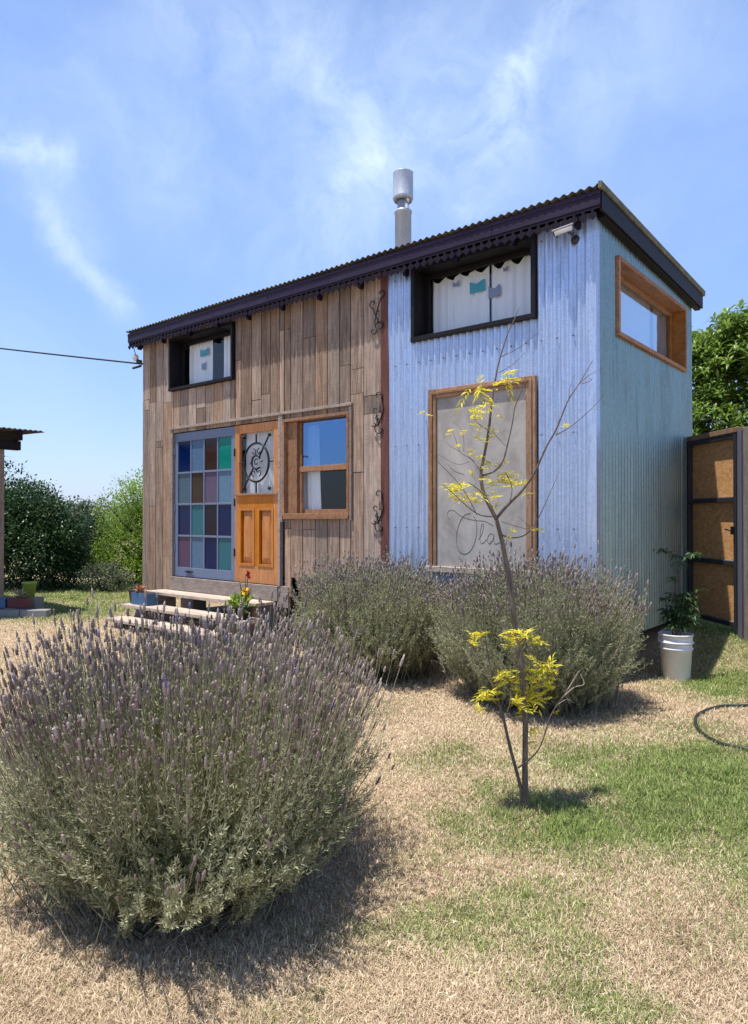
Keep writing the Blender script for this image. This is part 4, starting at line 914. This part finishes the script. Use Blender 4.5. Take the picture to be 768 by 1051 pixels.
    npmesh('flower_heads', V, np.concatenate(F_, 0), M['lavhead'], {'rnd': np.repeat(np.clip(r_.normal(.42, .22, n), 0, 1), m), 'zone': np.repeat(vio, m)}, thing)
    return thing
bc = at(198, 805, 2.84)
ygz = lambda x, y, z: np.exp(-(((x - (bc[0] + .22)) ** 2 + (y - (bc[1] - .05)) ** 2) / .30 ** 2)) * .95
lavender(bc[0], bc[1], .70, .70, .71, 'large lavender bush nearest the camera with grey-green leaves and faded spikes', 4000, 2700, 3, zone=ygz, headbias=(-.10, .05), ped=(.10, .33))
lavender(-1.86, -.74, .80, .62, .90, 'lavender bush in front of the red-brown post between boards and metal', 3200, 1400, 4, lscale=1.25, hscale=1.2, ped=(.05, .16), headsize=1.0)
lavender(-.20, -.74, .77, .68, .95, 'lavender bush below the Ola panel, right behind the yellow sapling', 3100, 1700, 5, lscale=1.15, hscale=1.15, ped=(.05, .18), headsize=1.0)

# ---------------------------------------------------------------- yellow sapling
sap_base = (.72, -2.66, float(height(.72, -2.66)))
sap = empty('young_tree', sap_base, 'thin young tree with yellow leaves in the lawn before the metal wall', 'tree')
DS = 3.45
def c6(x, y): return (430 + x / 3.895, 330 + y / 3.895)
def c8(x, y): return (470 + x / 4.207, 600 + y / 4.207)
def bpath(pts, dd): # image readings -> 3D with a depth drift
    n = len(pts); return smoothpts([at(*p, DS + dd * i / max(1, n - 1) + .012 * math.sin(i * 2.3)) for i, p in enumerate(pts)], 4)
def rr_(n, a, b): return list(np.linspace(a, b, n))
mb = MB()
def br(pts, dd, r0, r1, d0=0):
    n = len(pts); P_ = smoothpts([at(*p, DS + d0 + dd * i / max(1, n - 1)) for i, p in enumerate(pts)], 4)
    mb.tube(P_, [q_ * (.86 + .10 * random.random()) for q_ in rr_(len(P_), r0, r1)], 7)
br([(541, 833), (539, 800), (539, 731), (533, 664), (528, 636), (524, 600), (520, 579), (516, 558), (509.6, 533)], 0, .017, .0115)
br([(509.6, 533), (497, 507), (493.7, 486.6), (497, 468.6), (502, 440), (504.5, 414.7), (508, 391.6)], .03, .011, .0055)
br([(508, 391.6), (513, 368.5), (522, 340), (527, 330), (533, 316)], .02, .0055, .0015, .03)
br([c6(*p) for p in [(312, 785), (350, 740), (400, 690), (440, 640), (470, 590), (510, 500), (545, 440), (570, 380), (600, 310), (640, 250), (695, 155)]], -.25, .0085, .0016)
br([c6(*p) for p in [(545, 455), (600, 425), (650, 385), (700, 340), (740, 290)]], -.08, .003, .001, -.14)
br([c6(*p) for p in [(640, 250), (680, 215), (735, 185)]], .05, .0022, .001, -.20); br([c6(*p) for p in [(600, 310), (605, 260), (625, 210)]], .05, .002, .001, -.18)
br([c6(*p) for p in [(650, 250), (690, 235), (680, 225)]], 0, .002, .001, -.2)
br([c6(*p) for p in [(335, 855), (380, 865), (430, 850), (470, 800), (500, 740), (540, 650), (565, 590)]], .2, .0045, .0012)
br([c6(*p) for p in [(255, 615), (300, 600), (335, 560), (355, 490), (375, 400), (385, 340), (410, 280), (435, 225)]], -.18, .0055, .0015, .02)
br([c6(*p) for p in [(250, 600), (210, 550), (165, 520), (140, 450), (125, 430)]], .2, .004, .0012); br([c6(*p) for p in [(165, 520), (130, 500), (105, 480)]], .05, .0022, .001, .1)
br([c6(*p) for p in [(302, 780), (250, 775), (200, 745), (130, 680), (90, 650)]], -.2, .004, .0012); br([c6(*p) for p in [(262, 692), (230, 665), (197, 642)]], -.05, .0035, .002)
br([c6(*p) for p in [(232, 772), (170, 660), (60, 540), (40, 470), (30, 390)]], -.12, .0022, .001, -.08)
br([c6(*p) for p in [(280, 435), (240, 410), (215, 380)]], .08, .003, .001, .03); br([c6(*p) for p in [(295, 440), (330, 480), (350, 500)]], .05, .0022, .001, .03)
br([c6(*p) for p in [(330, 140), (400, 105), (470, 50)]], -.1, .0024, .001, .05); br([c6(*p) for p in [(320, 205), (370, 175), (425, 125)]], -.1, .0022, .001, .05)
br([c6(*p) for p in [(345, 600), (372, 660), (365, 720)]], .0, .002, .003, -.1); br([c6(*p) for p in [(200, 560), (150, 570), (60, 520)]], .05, .0018, .001, .1)
br([c6(*p) for p in [(180, 520), (175, 440), (135, 400)]], .05, .0018, .0008, .08); br([c6(*p) for p in [(330, 800), (440, 830), (400, 780)]], .05, .0018, .0008, .0)
br([c8(*p) for p in [(287, 940), (265, 850), (225, 700), (200, 590), (185, 540), (160, 440), (130, 300), (110, 150), (115, 60)]], .12, .011, .0022)
br([c8(*p) for p in [(262, 790), (320, 745), (360, 690), (400, 570), (450, 490), (500, 420), (530, 370)]], -.22, .0048, .0018)
br([c8(*p) for p in [(200, 590), (175, 560), (155, 545)]], -.05, .004, .002, .05)
mb.build('trunk', M['bark'], sap)
def tw(*a):
    global mb
    mb = MB(); br(*a); mb.build('twig', M['paletwig'], sap)
tw([c8(*p) for p in [(170, 470), (130, 400), (90, 330), (40, 230), (0, 130)]], -.1, .004, .0014, .07); tw([c8(*p) for p in [(130, 400), (70, 350), (20, 270)]], .05, .0022, .001, .03)
tw([c8(*p) for p in [(450, 490), (500, 445), (545, 430), (530, 390)]], .05, .003, .0012, -.15); tw([c8(*p) for p in [(470, 460), (500, 410), (525, 370)]], .05, .002, .001, -.16)
tw([c8(*p) for p in [(210, 560), (230, 480), (200, 440)]], .05, .003, .0014, .05); tw([c8(*p) for p in [(430, 520), (470, 495), (500, 510)]], .05, .002, .001, -.12)
tw([c8(*p) for p in [(270, 400), (230, 320), (185, 300)]], .05, .0022, .001); tw([c8(*p) for p in [(130, 300), (60, 290), (20, 200)]], -.1, .0022, .001, .06)
for p in [(430, 215, 30, -60), (620, 215, -30, -50), (200, 470, -60, -40), (150, 590, -50, -30), (540, 430, 30, -60), (700, 350, 30, 10), (350, 180, 70, -30), (190, 690, -40, -60), (330, 100, -60, -30), (130, 530, -40, 10), (390, 340, 40, -60), (560, 400, -30, -70)]:
    tw([c6(p[0], p[1]), c6(p[0] + p[2] * .6, p[1] + p[3] * .4), c6(p[0] + p[2], p[1] + p[3])], .04, .0015, .0007, -.06)
cl = [(c6, q) for q in [(180, 440, 10), (160, 500, 12), (212, 520, 14), (265, 480, 14), (320, 380, 12), (255, 625, 16), (312, 655, 22), (345, 560, 10), (398, 235, 14), (305, 255, 18), (262, 330, 20), (225, 410, 22), (140, 700, 22), (90, 655, 14), (240, 720, 24), (375, 650, 26), (420, 640, 14), (235, 290, 45), (225, 370, 38), (245, 255, 25), (112, 440, 14), (228, 462, 17), (292, 450, 24), (350, 215, 44), (30, 368, 16), (590, 415, 16), (345, 622, 48), (395, 622, 35), (120, 665, 34), (165, 675, 48), (205, 690, 38), (275, 570, 32), (320, 575, 18), (375, 848, 16), (460, 835, 22), (300, 690, 26), (210, 600, 14), (425, 685, 12), (310, 740, 16), (270, 640, 20)]] + \
     [(c8, q) for q in [(85, 220, 42), (75, 260, 25), (215, 240, 40), (275, 225, 55), (335, 240, 40), (365, 350, 60), (350, 400, 55), (405, 385, 34), (120, 470, 42), (100, 510, 38), (165, 480, 26), (240, 400, 48), (280, 460, 60), (250, 520, 42), (340, 480, 52), (390, 450, 38), (200, 400, 30), (330, 640, 34), (335, 680, 22), (265, 570, 24), (190, 380, 28), (420, 550, 10), (120, 1020, 0)]]
Ps, Ds, Ls = [], [], []
for fn, (x_, y_, r_px) in cl:
    if r_px == 0: continue
    sc_ = 3.895 if fn is c6 else 4.207; r3 = r_px * 1.12 / sc_ * DS / F_PX; ctr = at(*fn(x_, y_), DS + random.uniform(-.06, .06))
    for k in range(max(2, int(1.6 + r_px / 11))):
        D0 = unit(np.array([random.gauss(0, 1), random.gauss(0, 1), random.gauss(.15, .5)])); o0 = ctr - D0 * r3 * .55 + np.array([random.gauss(0, r3 * .32) for _ in range(3)])
        Lr = r3 * random.uniform(1.2, 1.7); sd_ = unit(np.cross(D0, np.array([0, 0, 1.]))); npair = 6
        for i in range(npair):
            t_ = .2 + .8 * i / (npair - 1)
            for s_ in (-1, 1) if i < npair - 1 else (0,):
                d = unit(D0 * (.75 + .5 * t_) + sd_ * s_ * 1.0 + np.array([0, 0, random.uniform(-.25, .35)])); Ps.append(o0 + D0 * Lr * t_ - np.array([0, 0, .25 * Lr * t_ * t_])); Ds.append(d); Ls.append(max(.022, min(.052, r3 * random.uniform(.7, 1.05))))
Ps, Ds, Ls = map(np.array, (Ps, Ds, Ls)); V, F_, a = leaf_quads(Ps, Ds, Ls, Ls * .15 + .0025, rng.random(len(Ps)), .1, curve=.3)
npmesh('foliage', V, F_, M['yleaf'], {'rnd': a, 'zone': a * 0}, sap)

# ---------------------------------------------------------------- bucket and plant
bx, by = .435, .765; bz = float(height(bx, by)) - .004
bk = empty('bucket', (bx, by, bz), 'dirty white plastic bucket planted with a small leafy shrub beside the metal end wall', 'bucket')
mb = MB(); mb.lathe((bx, by, bz), [(0, 0), (0.114, 0), (0.120, .006), (0.134, .27), (0.145, .275), (0.145, .288), (0.135, .292), (0.136, .325), (0.150, .330), (0.150, .343), (0.139, .347), (0.141, .395), (0.150, .398), (0.150, .410), (0.137, .410), (0.135, .37), (0, .37)], 40)
mb.build('tub', M['bucket'], bk)
mb = MB(); mb.lathe((bx, by, bz + .373), [(0, .01), (.06, .008), (.134, 0)], 20); mb.build('soil', M['soil'], bk)
mb = MB(); hd = unit(np.array([_R[0], _R[1], 0])); pd = -np.array([_F[0], _F[1], 0]) 
hp = [np.array([bx, by, bz + .34]) + hd * .153 * math.cos(t_) + unit(-pd) * .11 * math.sin(t_) * 1.0 + np.array([0, 0, .10 * math.sin(t_)]) for t_ in np.linspace(0, math.pi, 24)]
mb.tube(hp, .004, 6); mb.tube(hp[9:15], .009, 8); mb.build('handle', M['bucket'], bk)
pp = empty('potted_shrub', (bx, by, bz + .37), 'dark green bushy plant with one tall drooping shoot growing in the white bucket', 'plant')
mb = MB()
stems = [(.0, .0, .55), (.09, -.04, .40), (-.10, .02, .34), (.03, .09, .36), (-.05, -.08, .30), (.12, .05, .28)]
for a_, b_, h_ in stems: mb.tube(smoothpts([(bx + a_ * .2, by + b_ * .2, bz + .37), (bx + a_ * .6, by + b_ * .6, bz + .37 + h_ * .5), (bx + a_, by + b_, bz + .37 + h_)], 4), .006, 6)
tall = smoothpts([(bx, by, bz + .40), (bx + .02, by + .01, bz + .70), (bx + .03, by + .02, bz + .95), (bx - .02, by - .01, bz + 1.12), (bx - .10, by - .06, bz + 1.16)], 5); mb.tube(tall, list(np.linspace(.007, .003, len(tall))), 6)
tall2 = smoothpts([(bx + .03, by + .02, bz + .95), (bx + .08, by + .05, bz + 1.10), (bx + .15, by + .10, bz + 1.12)], 4); mb.tube(tall2, .003, 6)
mb.build('stem', M['lavstem'], pp)
Ps, Ds, Ls = [], [], []
def palm(c, r, n=7):
    az0 = random.uniform(0, 6.28)
    for k in range(n):
        a_ = az0 + k * 2 * math.pi / n; Ds.append(unit(np.array([math.cos(a_), math.sin(a_), random.uniform(-.6, .25)]))); Ps.append(np.array(c)); Ls.append(r * random.uniform(.7, 1.1))
for a_, b_, h_ in stems:
    for k in range(13): t_ = random.uniform(.25, 1.05); palm((bx + a_ * t_ + random.gauss(0, .035), by + b_ * t_ + random.gauss(0, .035), bz + .37 + h_ * t_), .09)
for p in tall[-9:] + tall2[-5:]:
    palm((p[0] + random.gauss(0, .02), p[1] + random.gauss(0, .02), p[2] + random.gauss(0, .01)), .085, 5)
for k in range(4): palm((bx + .14 + random.gauss(0, .03), by + .10, bz + .80 - k * .05), .10, 4)
Ps, Ds, Ls = map(np.array, (Ps, Ds, Ls)); V, F_, a = leaf_quads(Ps, Ds, Ls, Ls * .24, rng.random(len(Ps)), .15, curve=.5); npmesh('foliage', V, F_, M['potleaf'], {'rnd': a, 'zone': a * 0}, pp)

# ---------------------------------------------------------------- garden hose
hz = lambda x_, y_: float(height(x_, y_)) + .016
hp = [(2.2, .9), (1.75, .62), (1.42, .38), (1.15, .13), (.99, -.01), (.93, -.26), (.94, -.51), (1.03, -.77), (1.18, -.96), (1.40, -1.02), (1.75, -.9), (2.3, -.6), (2.9, -.1)]
mb = MB(); mb.tube([(x_, y_, hz(x_, y_)) for x_, y_ in [q[:2] for q in smoothpts([(a_, b_, 0) for a_, b_ in hp], 8)]], .0115, 8)
tag(mb.build('garden_hose', M['hose']), 'dark green garden hose curving over the dry lawn at the right', 'hose')

# ---------------------------------------------------------------- gate with OSB panels
ga = at(711, 600, 8.0); gb = at(762, 600, 7.1); g0 = Vector((ga[0], ga[1], 0)); g1 = Vector((gb[0], gb[1], 0)); gd = (g1 - g0).normalized(); gn = Vector((gd.y, -gd.x, 0)); glen = (g1 - g0).length
if gn.y > 0: gn = -gn      # towards the viewer
gz0, gz1 = .33, 2.30
gate = empty('garden_gate', g0 + Vector((0, 0, gz0)), 'tall gate of three orange-brown chipboard panels in a black metal frame', 'gate')
def gbar(m_, a, b, z0_, z1_, o0, o1):   # along from a to b (m), height z0..z1, offset from plane o0..o1
    vs = [(g0 + gd * s + gn * o) for o in (o0, o1) for s in (a, b)]
    v_ = [(*vs[0][:2], z0_), (*vs[1][:2], z0_), (*vs[3][:2], z0_), (*vs[2][:2], z0_), (*vs[0][:2], z1_), (*vs[1][:2], z1_), (*vs[3][:2], z1_), (*vs[2][:2], z1_)]
    m_.add(v_, [(0, 3, 2, 1), (4, 5, 6, 7), (0, 1, 5, 4), (1, 2, 6, 5), (2, 3, 7, 6), (3, 0, 4, 7)])
hh = (gz1 - gz0) / 3
for k in range(3):
    mb = MB(); gbar(mb, .0, glen, gz0 + k * hh + .003, gz0 + (k + 1) * hh - .003, 0, .012); mb.build('chipboard_panel', M['osb'], gate)
mb = MB()
for k in range(4):
    z_ = gz0 + k * hh; za = z_ - (.0 if k == 0 else .03); gbar(mb, .04, glen - .04, za, za + .045, .013, .065)
gbar(mb, 0, .038, gz0, gz1 + .02, .013, .065); gbar(mb, glen - .038, glen, gz0, gz1 + .02, .013, .07)
mb.build('frame', M['blackmetal'], gate, bevel=.003)
mb = MB(); gbar(mb, -.02, glen + .02, gz1 + .022, gz1 + .075, -.03, .075); mb.build('top_beam', M['framewood'], gate, bevel=.004)
mb = MB()
for k in range(4): mb = MB(); z_ = gz0 + k * hh - (.0 if k == 0 else .03); gbar(mb, .06, glen - .045, z_ + .046, z_ + .052, .02, .062); mb.build('rail_strip', M['greymetal'], gate)
mb = MB(); gbar(mb, glen - .05, glen - .01, 1.28, 1.36, .071, .095); mb.tube([g0 + gd * (glen - .03) + gn * .1 + Vector((0, 0, 1.32)), g0 + gd * (glen - .13) + gn * .1 + Vector((0, 0, 1.33))], .008, 8); mb.build('latch', M['iron'], gate)
mb = MB(); gbar(mb, glen + .012, glen + .075, .1, 2.34, -.02, .06)
tag(mb.build('gate_post', M['greymetal'], bevel=.004), 'square grey metal post carrying the chipboard gate', 'post')
mb = MB(); gbar(mb, glen + .09, glen + .24, .1, 2.36, -.06, .05)
tag(mb.build('timber_post', M['post'], bevel=.006), 'dark weathered timber post at the right picture edge beside the gate', 'post')
# board fence carrying on to the right from the timber post
fe = empty('board_fence', g0 + gd * (glen + .3), 'weathered board fence running on past the timber post at the right edge', 'fence')
mb = MB()
for k in range(9): s_ = glen + .26 + k * .14; gbar(mb, s_, s_ + .132, .12, 2.28 + random.uniform(-.02, .02), -.03, -.008)
mb.build('boards', M['board'], fe)
for z_ in (.6, 1.9): mb = MB(); gbar(mb, glen + .245, glen + 1.5, z_, z_ + .08, -.07, -.032); mb.build('rail', M['post'], fe)

# ---------------------------------------------------------------- trees
def limbs(mb_, base, top, r, n, spread, seed, zfrac=(.25, .7)):
    rr = random.Random(seed); base = Vector(base); top = Vector(top); mb_.tube([base, base.lerp(top, .4) + Vector((.05, .03, 0)), base.lerp(top, .8)], [r, r * .75, r * .35], 9)
    for k in range(n):
        t_ = zfrac[0] + (zfrac[1] - zfrac[0]) * k / n; p = base.lerp(top, t_); a_ = rr.uniform(0, 6.28); d = Vector((math.cos(a_), math.sin(a_), rr.uniform(.3, .9)))
        mb_.tube([p, p + d * spread * .5 + Vector((0, 0, .05)), p + d * spread + Vector((0, 0, .2))], [r * .4, r * .25, r * .08], 6)
def leafy_tree(name, pos, blobs, n, L, w_, m, label, seed, group=None, clump=.18, cat='tree'):
    """blobs: (dx,dy,z,rx,ry,rz) lobes; leaves sit in small clumps spread through the outer volume of each lobe"""
    r_ = np.random.default_rng(seed); z0 = float(height(pos[0], pos[1])); t_ = empty(name, (pos[0], pos[1], z0), label, cat, group)
    mb_ = MB(); topz = max(b[2] for b in blobs); limbs(mb_, (pos[0], pos[1], z0 - .05), (pos[0], pos[1], z0 + topz), .06 + .02 * topz, 9, blobs[0][3] * .8, seed); mb_.build('trunk', M['trunk'], t_)
    vol = np.array([b[3] * b[4] * b[5] for b in blobs]) ** .7; vol /= vol.sum(); ncl = n // 14; bi = r_.choice(len(blobs), ncl, p=vol); B = np.array(blobs)[bi]
    d = unit(r_.normal(0, 1, (ncl, 3))); rad = r_.uniform(.35, 1.08, ncl) ** .55; cc = np.array([pos[0], pos[1], z0]) + B[:, :3] + d * B[:, 3:6] * rad[:, None]
    shade = r_.normal(0, .12, ncl); P = np.repeat(cc, 14, 0); dd = np.repeat(d, 14, 0); P = P + r_.normal(0, clump * .45, P.shape); D = unit(dd * .7 + r_.normal(0, .7, P.shape) + np.array([0, 0, .1]))
    P[:, 2] = P[:, 2].clip(z0 + .03); rn = np.clip(r_.normal(.45, .2, len(P)) + np.repeat(shade, 14), 0, 1)
    V, F_, a = leaf_quads(P, D, r_.uniform(.7, 1.2, len(P)) * L, r_.uniform(.8, 1.2, len(P)) * w_, rn, .15)
    npmesh('crown', V, F_, m, {'rnd': a, 'zone': a * 0}, t_); return t_
def rb_(n, R0, z0, z1, s0, s1, seed, sq=1.):
    rr = random.Random(seed); return [(rr.uniform(-R0, R0), rr.uniform(-R0, R0) * sq, z0 + (z1 - z0) * i / max(1, n - 1), *(lambda s: (s, s, s * .9))(rr.uniform(s0, s1))) for i in range(n)]
pA = at(28, 560, 14.4); leafy_tree('dense_shrub', (pA[0], pA[1]), [(0, 0, .75, 1.25, 1.1, .75), (-.2, 0, 1.35, .95, .9, .75), (.5, .3, 1.1, .75, .7, .7), (-.75, -.3, 1.15, .8, .8, .8), (.75, .4, .5, .45, .5, .45), (-.2, .1, 1.75, .55, .55, .45)], 34000, .085, .038, M['hedgeleaf'], 'dark glossy evergreen shrub standing behind the shed post on the left', 21, 'shrubs and trees on the left boundary', cat='shrub')
pA = at(-50, 560, 15.2); leafy_tree('dense_shrub', (pA[0], pA[1]), rb_(7, .8, .6, 2.0, .7, 1.1, 4), 14000, .09, .04, M['hedgeleaf'], 'dark evergreen shrub hidden mostly by the left picture edge', 22, 'shrubs and trees on the left boundary', cat='shrub')
pB = at(88, 575, 17.5); leafy_tree('loose_shrub', (pB[0], pB[1]), [(0, 0, .6, .6, .6, .6), (.1, 0, 1.1, .5, .5, .5), (-.2, .1, 1.45, .35, .35, .35), (.25, 0, .35, .5, .5, .35)], 6500, .12, .045, M['greyleaf'], 'loose grey-green shrub between the dark evergreen and the bright green tree', 23, 'shrubs and trees on the left boundary', cat='shrub')
pC = at(143, 570, 15.2); leafy_tree('leafy_tree', (pC[0], pC[1]), [(0, 0, 1.0, .85, .85, .8), (-.15, -.4, .5, .8, .6, .45), (.5, -.2, .45, .7, .6, .45), (-.1, -.1, 1.6, .7, .7, .6), (.4, .2, 1.9, .8, .8, .55), (-.35, -.2, .75, .55, .55, .55), (.9, .5, 1.2, 1.0, 1.0, .9), (0, 0, 2.05, .45, .45, .3)], 26000, .06, .03, M['brightleaf'], 'bright green leafy tree just left of the boarded wall corner', 24, 'shrubs and trees on the left boundary')
pD = at(104, 590, 13.9); leafy_tree('low_shrub', (pD[0], pD[1]), [(0, 0, .25, .45, .45, .28), (.35, .1, .2, .3, .3, .22)], 2500, .06, .025, M['greyleaf'], 'low grey-green shrub at the foot of the bright green tree', 25, 'shrubs and trees on the left boundary', cat='shrub', clump=.1)
# far wood closing the view
r_ = np.random.default_rng(44); ncl = 16000
aa = r_.uniform(R(15), R(100), ncl); dist = r_.uniform(42, 60, ncl); hx_ = CAM[0] - dist * np.sin(aa); hy_ = CAM[1] + dist * np.cos(aa); hz_ = r_.random(ncl) ** .8 * (1.3 + 1.7 * fbm(aa * 12, aa * 0, 1.0))
P = np.repeat(np.stack([hx_, hy_, hz_], -1), 5, 0) + r_.normal(0, .35, (ncl * 5, 3)); P[:, 2] = np.abs(P[:, 2]); D = unit(r_.normal(0, 1, P.shape))
V, F_, a = leaf_quads(P, D, r_.uniform(.18, .34, len(P)), np.full(len(P), .14), np.clip(r_.normal(.4, .2, len(P)), 0, 1), .15)
tag(npmesh('far_wood', V, F_, M['greyleaf'], {'rnd': a, 'zone': a * 0}), 'distant low belt of trees seen between the shrubs', 'trees', kind='stuff')

def rosette_tree():
    pT = at(792, 430, 12.2); z0 = float(height(pT[0], pT[1])); r_ = np.random.default_rng(61)
    t_ = empty('broadleaf_tree', (pT[0], pT[1], z0), 'broad tree with big glossy leaves in whorls rising behind the gate', 'tree')
    mb_ = MB(); limbs(mb_, (pT[0], pT[1], z0 - .05), (pT[0], pT[1], 4.2), .14, 12, 1.1, 5, (.3, .9)); mb_.build('trunk', M['trunk'], t_)
    blobs = np.array([(0, 0, 3.9, 1.3, 1.2, .95), (-.9, .1, 3.55, .9, .9, .75), (-.6, -.3, 2.7, 1.2, 1.0, .7), (.6, 0, 3.0, 1.3, 1.2, 1.1), (-1.3, .3, 2.2, .9, .9, .8), (0, -.3, 1.9, 1.3, 1.1, .9), (.9, .2, 4.0, 1.0, 1.0, .8), (-1.0, .4, 4.1, .6, .6, .4), (-1.5, .2, 3.9, .8, .8, .75), (-.3, 0, 4.35, .8, .8, .45)])
    nr = 2500; bi = r_.integers(0, len(blobs), nr); B = blobs[bi]; d = unit(r_.normal(0, 1, (nr, 3)) + np.array([0, 0, .35])); rad = np.where(r_.random(nr) < .72, r_.uniform(.85, 1.1, nr), r_.uniform(.4, .88, nr)) + .22 * np.clip(np.sin(d[:, 0] * 7 + bi) * np.sin(d[:, 2] * 6 + bi * 2), -.6, 1)
    ctr = np.array([pT[0], pT[1], z0]) + B[:, :3] + d * B[:, 3:6] * rad[:, None]; K = 10
    ax = unit(d * .7 + np.array([0, 0, .9]) + r_.normal(0, .2, (nr, 3))); S1 = unit(np.cross(ax, r_.normal(0, 1, (nr, 3)))); S2 = np.cross(ax, S1); Ps, Ds = [], []
    for k in range(K):
        t = 2.4 * k; el = .15 + .75 * k / K; dk = unit((S1 * math.cos(t) + S2 * math.sin(t)) * math.cos(el) + ax * math.sin(el)); Ps.append(ctr - ax * .08 * (1 - k / K)); Ds.append(dk)
    P = np.concatenate(Ps); D = np.concatenate(Ds); rn = np.clip(np.concatenate([np.full(nr, .3 + .05 * k) for k in range(K)]) + np.tile(r_.normal(0, .12, nr), K) + r_.normal(0, .08, nr * K), 0, 1)
    V, F_, a = leaf_quads(P, D, r_.uniform(.14, .24, len(P)), r_.uniform(.04, .06, len(P)), rn, .18, curve=.6); npmesh('crown', V, F_, M['loquat'], {'rnd': a, 'zone': a * 0}, t_)
rosette_tree()

# ---------------------------------------------------------------- open shed at the left edge
sp = ondepth(-1, 632, 2, 0.)
shx, shy = float(sp[0]), float(sp[1]); rc = ondepth(46, 443, 0, shx + .22)       # roof corner nearest the lawn
RZ = float(rc[2]); RY = float(rc[1])
shed = empty('open_shed', (shx - 1.3, shy - 1.4, 0), 'open timber shed with a dark corrugated roof at the left picture edge', 'shed')
for qx, qy in ((shx, shy), (shx - 2.6, shy), (shx, shy - 2.8), (shx - 2.6, shy - 2.8)):
    mb = MB(); mb.box(qx - .05, qx + .05, qy - .05, qy + .05, -.05, RZ - .30); mb.build('post', M['post'], shed, bevel=.006)
for qx in (shx, shx - 2.6):
    mb = MB(); mb.box(qx - .06, qx + .06, shy - 3.1, RY - .28, RZ - .295, RZ - .16); mb.build('beam', M['blackwood'], shed, bevel=.004)
for k in range(5):
    qy = shy - 2.9 + k * .78; qy = min(qy, RY - .12) if k == 4 else qy
    mb = MB(); mb.box(shx - 2.9, shx + .17, qy - .04, qy + .04, RZ - .155, RZ - .03); mb.build('rafter', M['blackwood'], shed)
mb = MB(); n_ = 400; V = []; y0_ = shy - 3.3
for qx, dz in ((shx + .22, 0), (shx - 3.0, .10)):
    for i in range(n_ + 1): yy = y0_ + (RY - y0_) * i / n_; V.append((qx, yy, RZ + dz + .012 * math.sin(yy / .076 * 6.283)))
mb.add(V + [(a_, b_, c_ - .006) for a_, b_, c_ in V], [(i, i + 1, n_ + 2 + i, n_ + 1 + i) for i in range(n_)] + [(2 * n_ + 2 + i, 3 * n_ + 3 + i, 3 * n_ + 4 + i, 2 * n_ + 3 + i) for i in range(n_)] + [(i, 2 * n_ + 2 + i, 2 * n_ + 3 + i, i + 1) for i in range(n_)], 0, True)
mb.build('roof', M['roof'], shed)
rd = np.array([_R[0], _R[1], 0]); fd = unit(np.array([_F[0], _F[1], 0])); post0 = np.array([shx + .02, shy, 0])
def P_(s, t, z): q_ = post0 + rd * s + fd * t; return (q_[0], q_[1], z)
# kerb with troughs and a pot
mb = MB()
for k in range(6):
    s_ = -1.6 + k * .40; a_ = P_(s_, -.12, .05); b_ = P_(s_ + .39, -.12, .05); mb.obox(a_, b_, .16, .12)
tag(mb.build('kerb', M['stone'], bevel=.01), 'low kerb of pale stones along the front of the open shed', 'kerb')
b_ = empty('planter_box', P_(.26, .05, .0), 'dark red trough of dry plants beside the shed post', 'planter')
mb = MB(); mb.obox(P_(.12, .06, .19), P_(.42, .06, .19), .16, .15); mb.build('box', M['redpot'], b_, bevel=.006); add_leaves(b_, 'dry_plant', P_(.27, .06, .26), 120, .08, .10, .02, M['lavstem'])
b_ = empty('planter_box', P_(-.08, .0, .0), 'small blue trough beside the red trough at the shed', 'planter')
mb = MB(); mb.obox(P_(-.25, .05, .19), P_(.10, .05, .19), .16, .15); mb.build('box', M['bluepot'], b_, bevel=.006)
t_ = pot(tuple(P_(.22, .45, float(height(shx, shy)) + .22)), .07, .10, .24, M['greenpot'], 'lime green flower pot standing on a block behind the red trough', 'flower pot')
mb = MB(); mb.obox(P_(.08, .45, .10), P_(.38, .45, .10), .30, .24); tag(mb.build('stone_block', M['stone'], bevel=.01), 'grey block under the lime green flower pot', 'block')

nl = 420; dl = r_.uniform(2.1, 8, nl); ul = r_.uniform(-.6, .6, nl) * dl; xl = CAM[0] + dl * _F[0] + ul * _R[0]; yl = CAM[1] + dl * _F[1] + ul * _R[1]
kk = ~((xl < .1) & (yl > -.15)); xl, yl = xl[kk], yl[kk]; Pl = np.stack([xl, yl, height(xl, yl) + .014], -1); Dl = unit(r_.normal(0, 1, (len(xl), 3)) * np.array([1, 1, .25]))
V, F_, a = leaf_quads(Pl, Dl, r_.uniform(.012, .035, len(xl)), r_.uniform(.006, .014, len(xl)), r_.random(len(xl)), .2)
M['deadleaf'] = leafmat('dead_leaf', (.10, .055, .03), (.24, .14, .07), (.50, .40, .22), .2, .8)
tag(npmesh('leaf_litter', V, F_, M['deadleaf'], {'rnd': a, 'zone': a * 0}), 'small dead leaves scattered over the lawn', 'leaves', kind='stuff')

# a pebble and a tuft or two in the grass
mb = MB(); c_ = ondepth(747, 650, 2, .1)
for k, (x_, y_, s_) in enumerate(((c_[0], c_[1], .05),)):
    bm = bmesh.new(); bmesh.ops.create_icosphere(bm, subdivisions=3, radius=s_)
    for v_ in bm.verts: v_.co *= 1 + .25 * mnoise.noise(v_.co * 20); v_.co.z *= .5
    mb.add([(v_.co.x * 1.6 + x_, v_.co.y + y_, v_.co.z + float(height(x_, y_)) + .02) for v_ in bm.verts], [tuple(q.index for q in f.verts) for f in bm.faces], 0, True); bm.free()
tag(mb.build('stone', M['stone']), 'pale flat stone in the grass in front of the gate', 'stone')
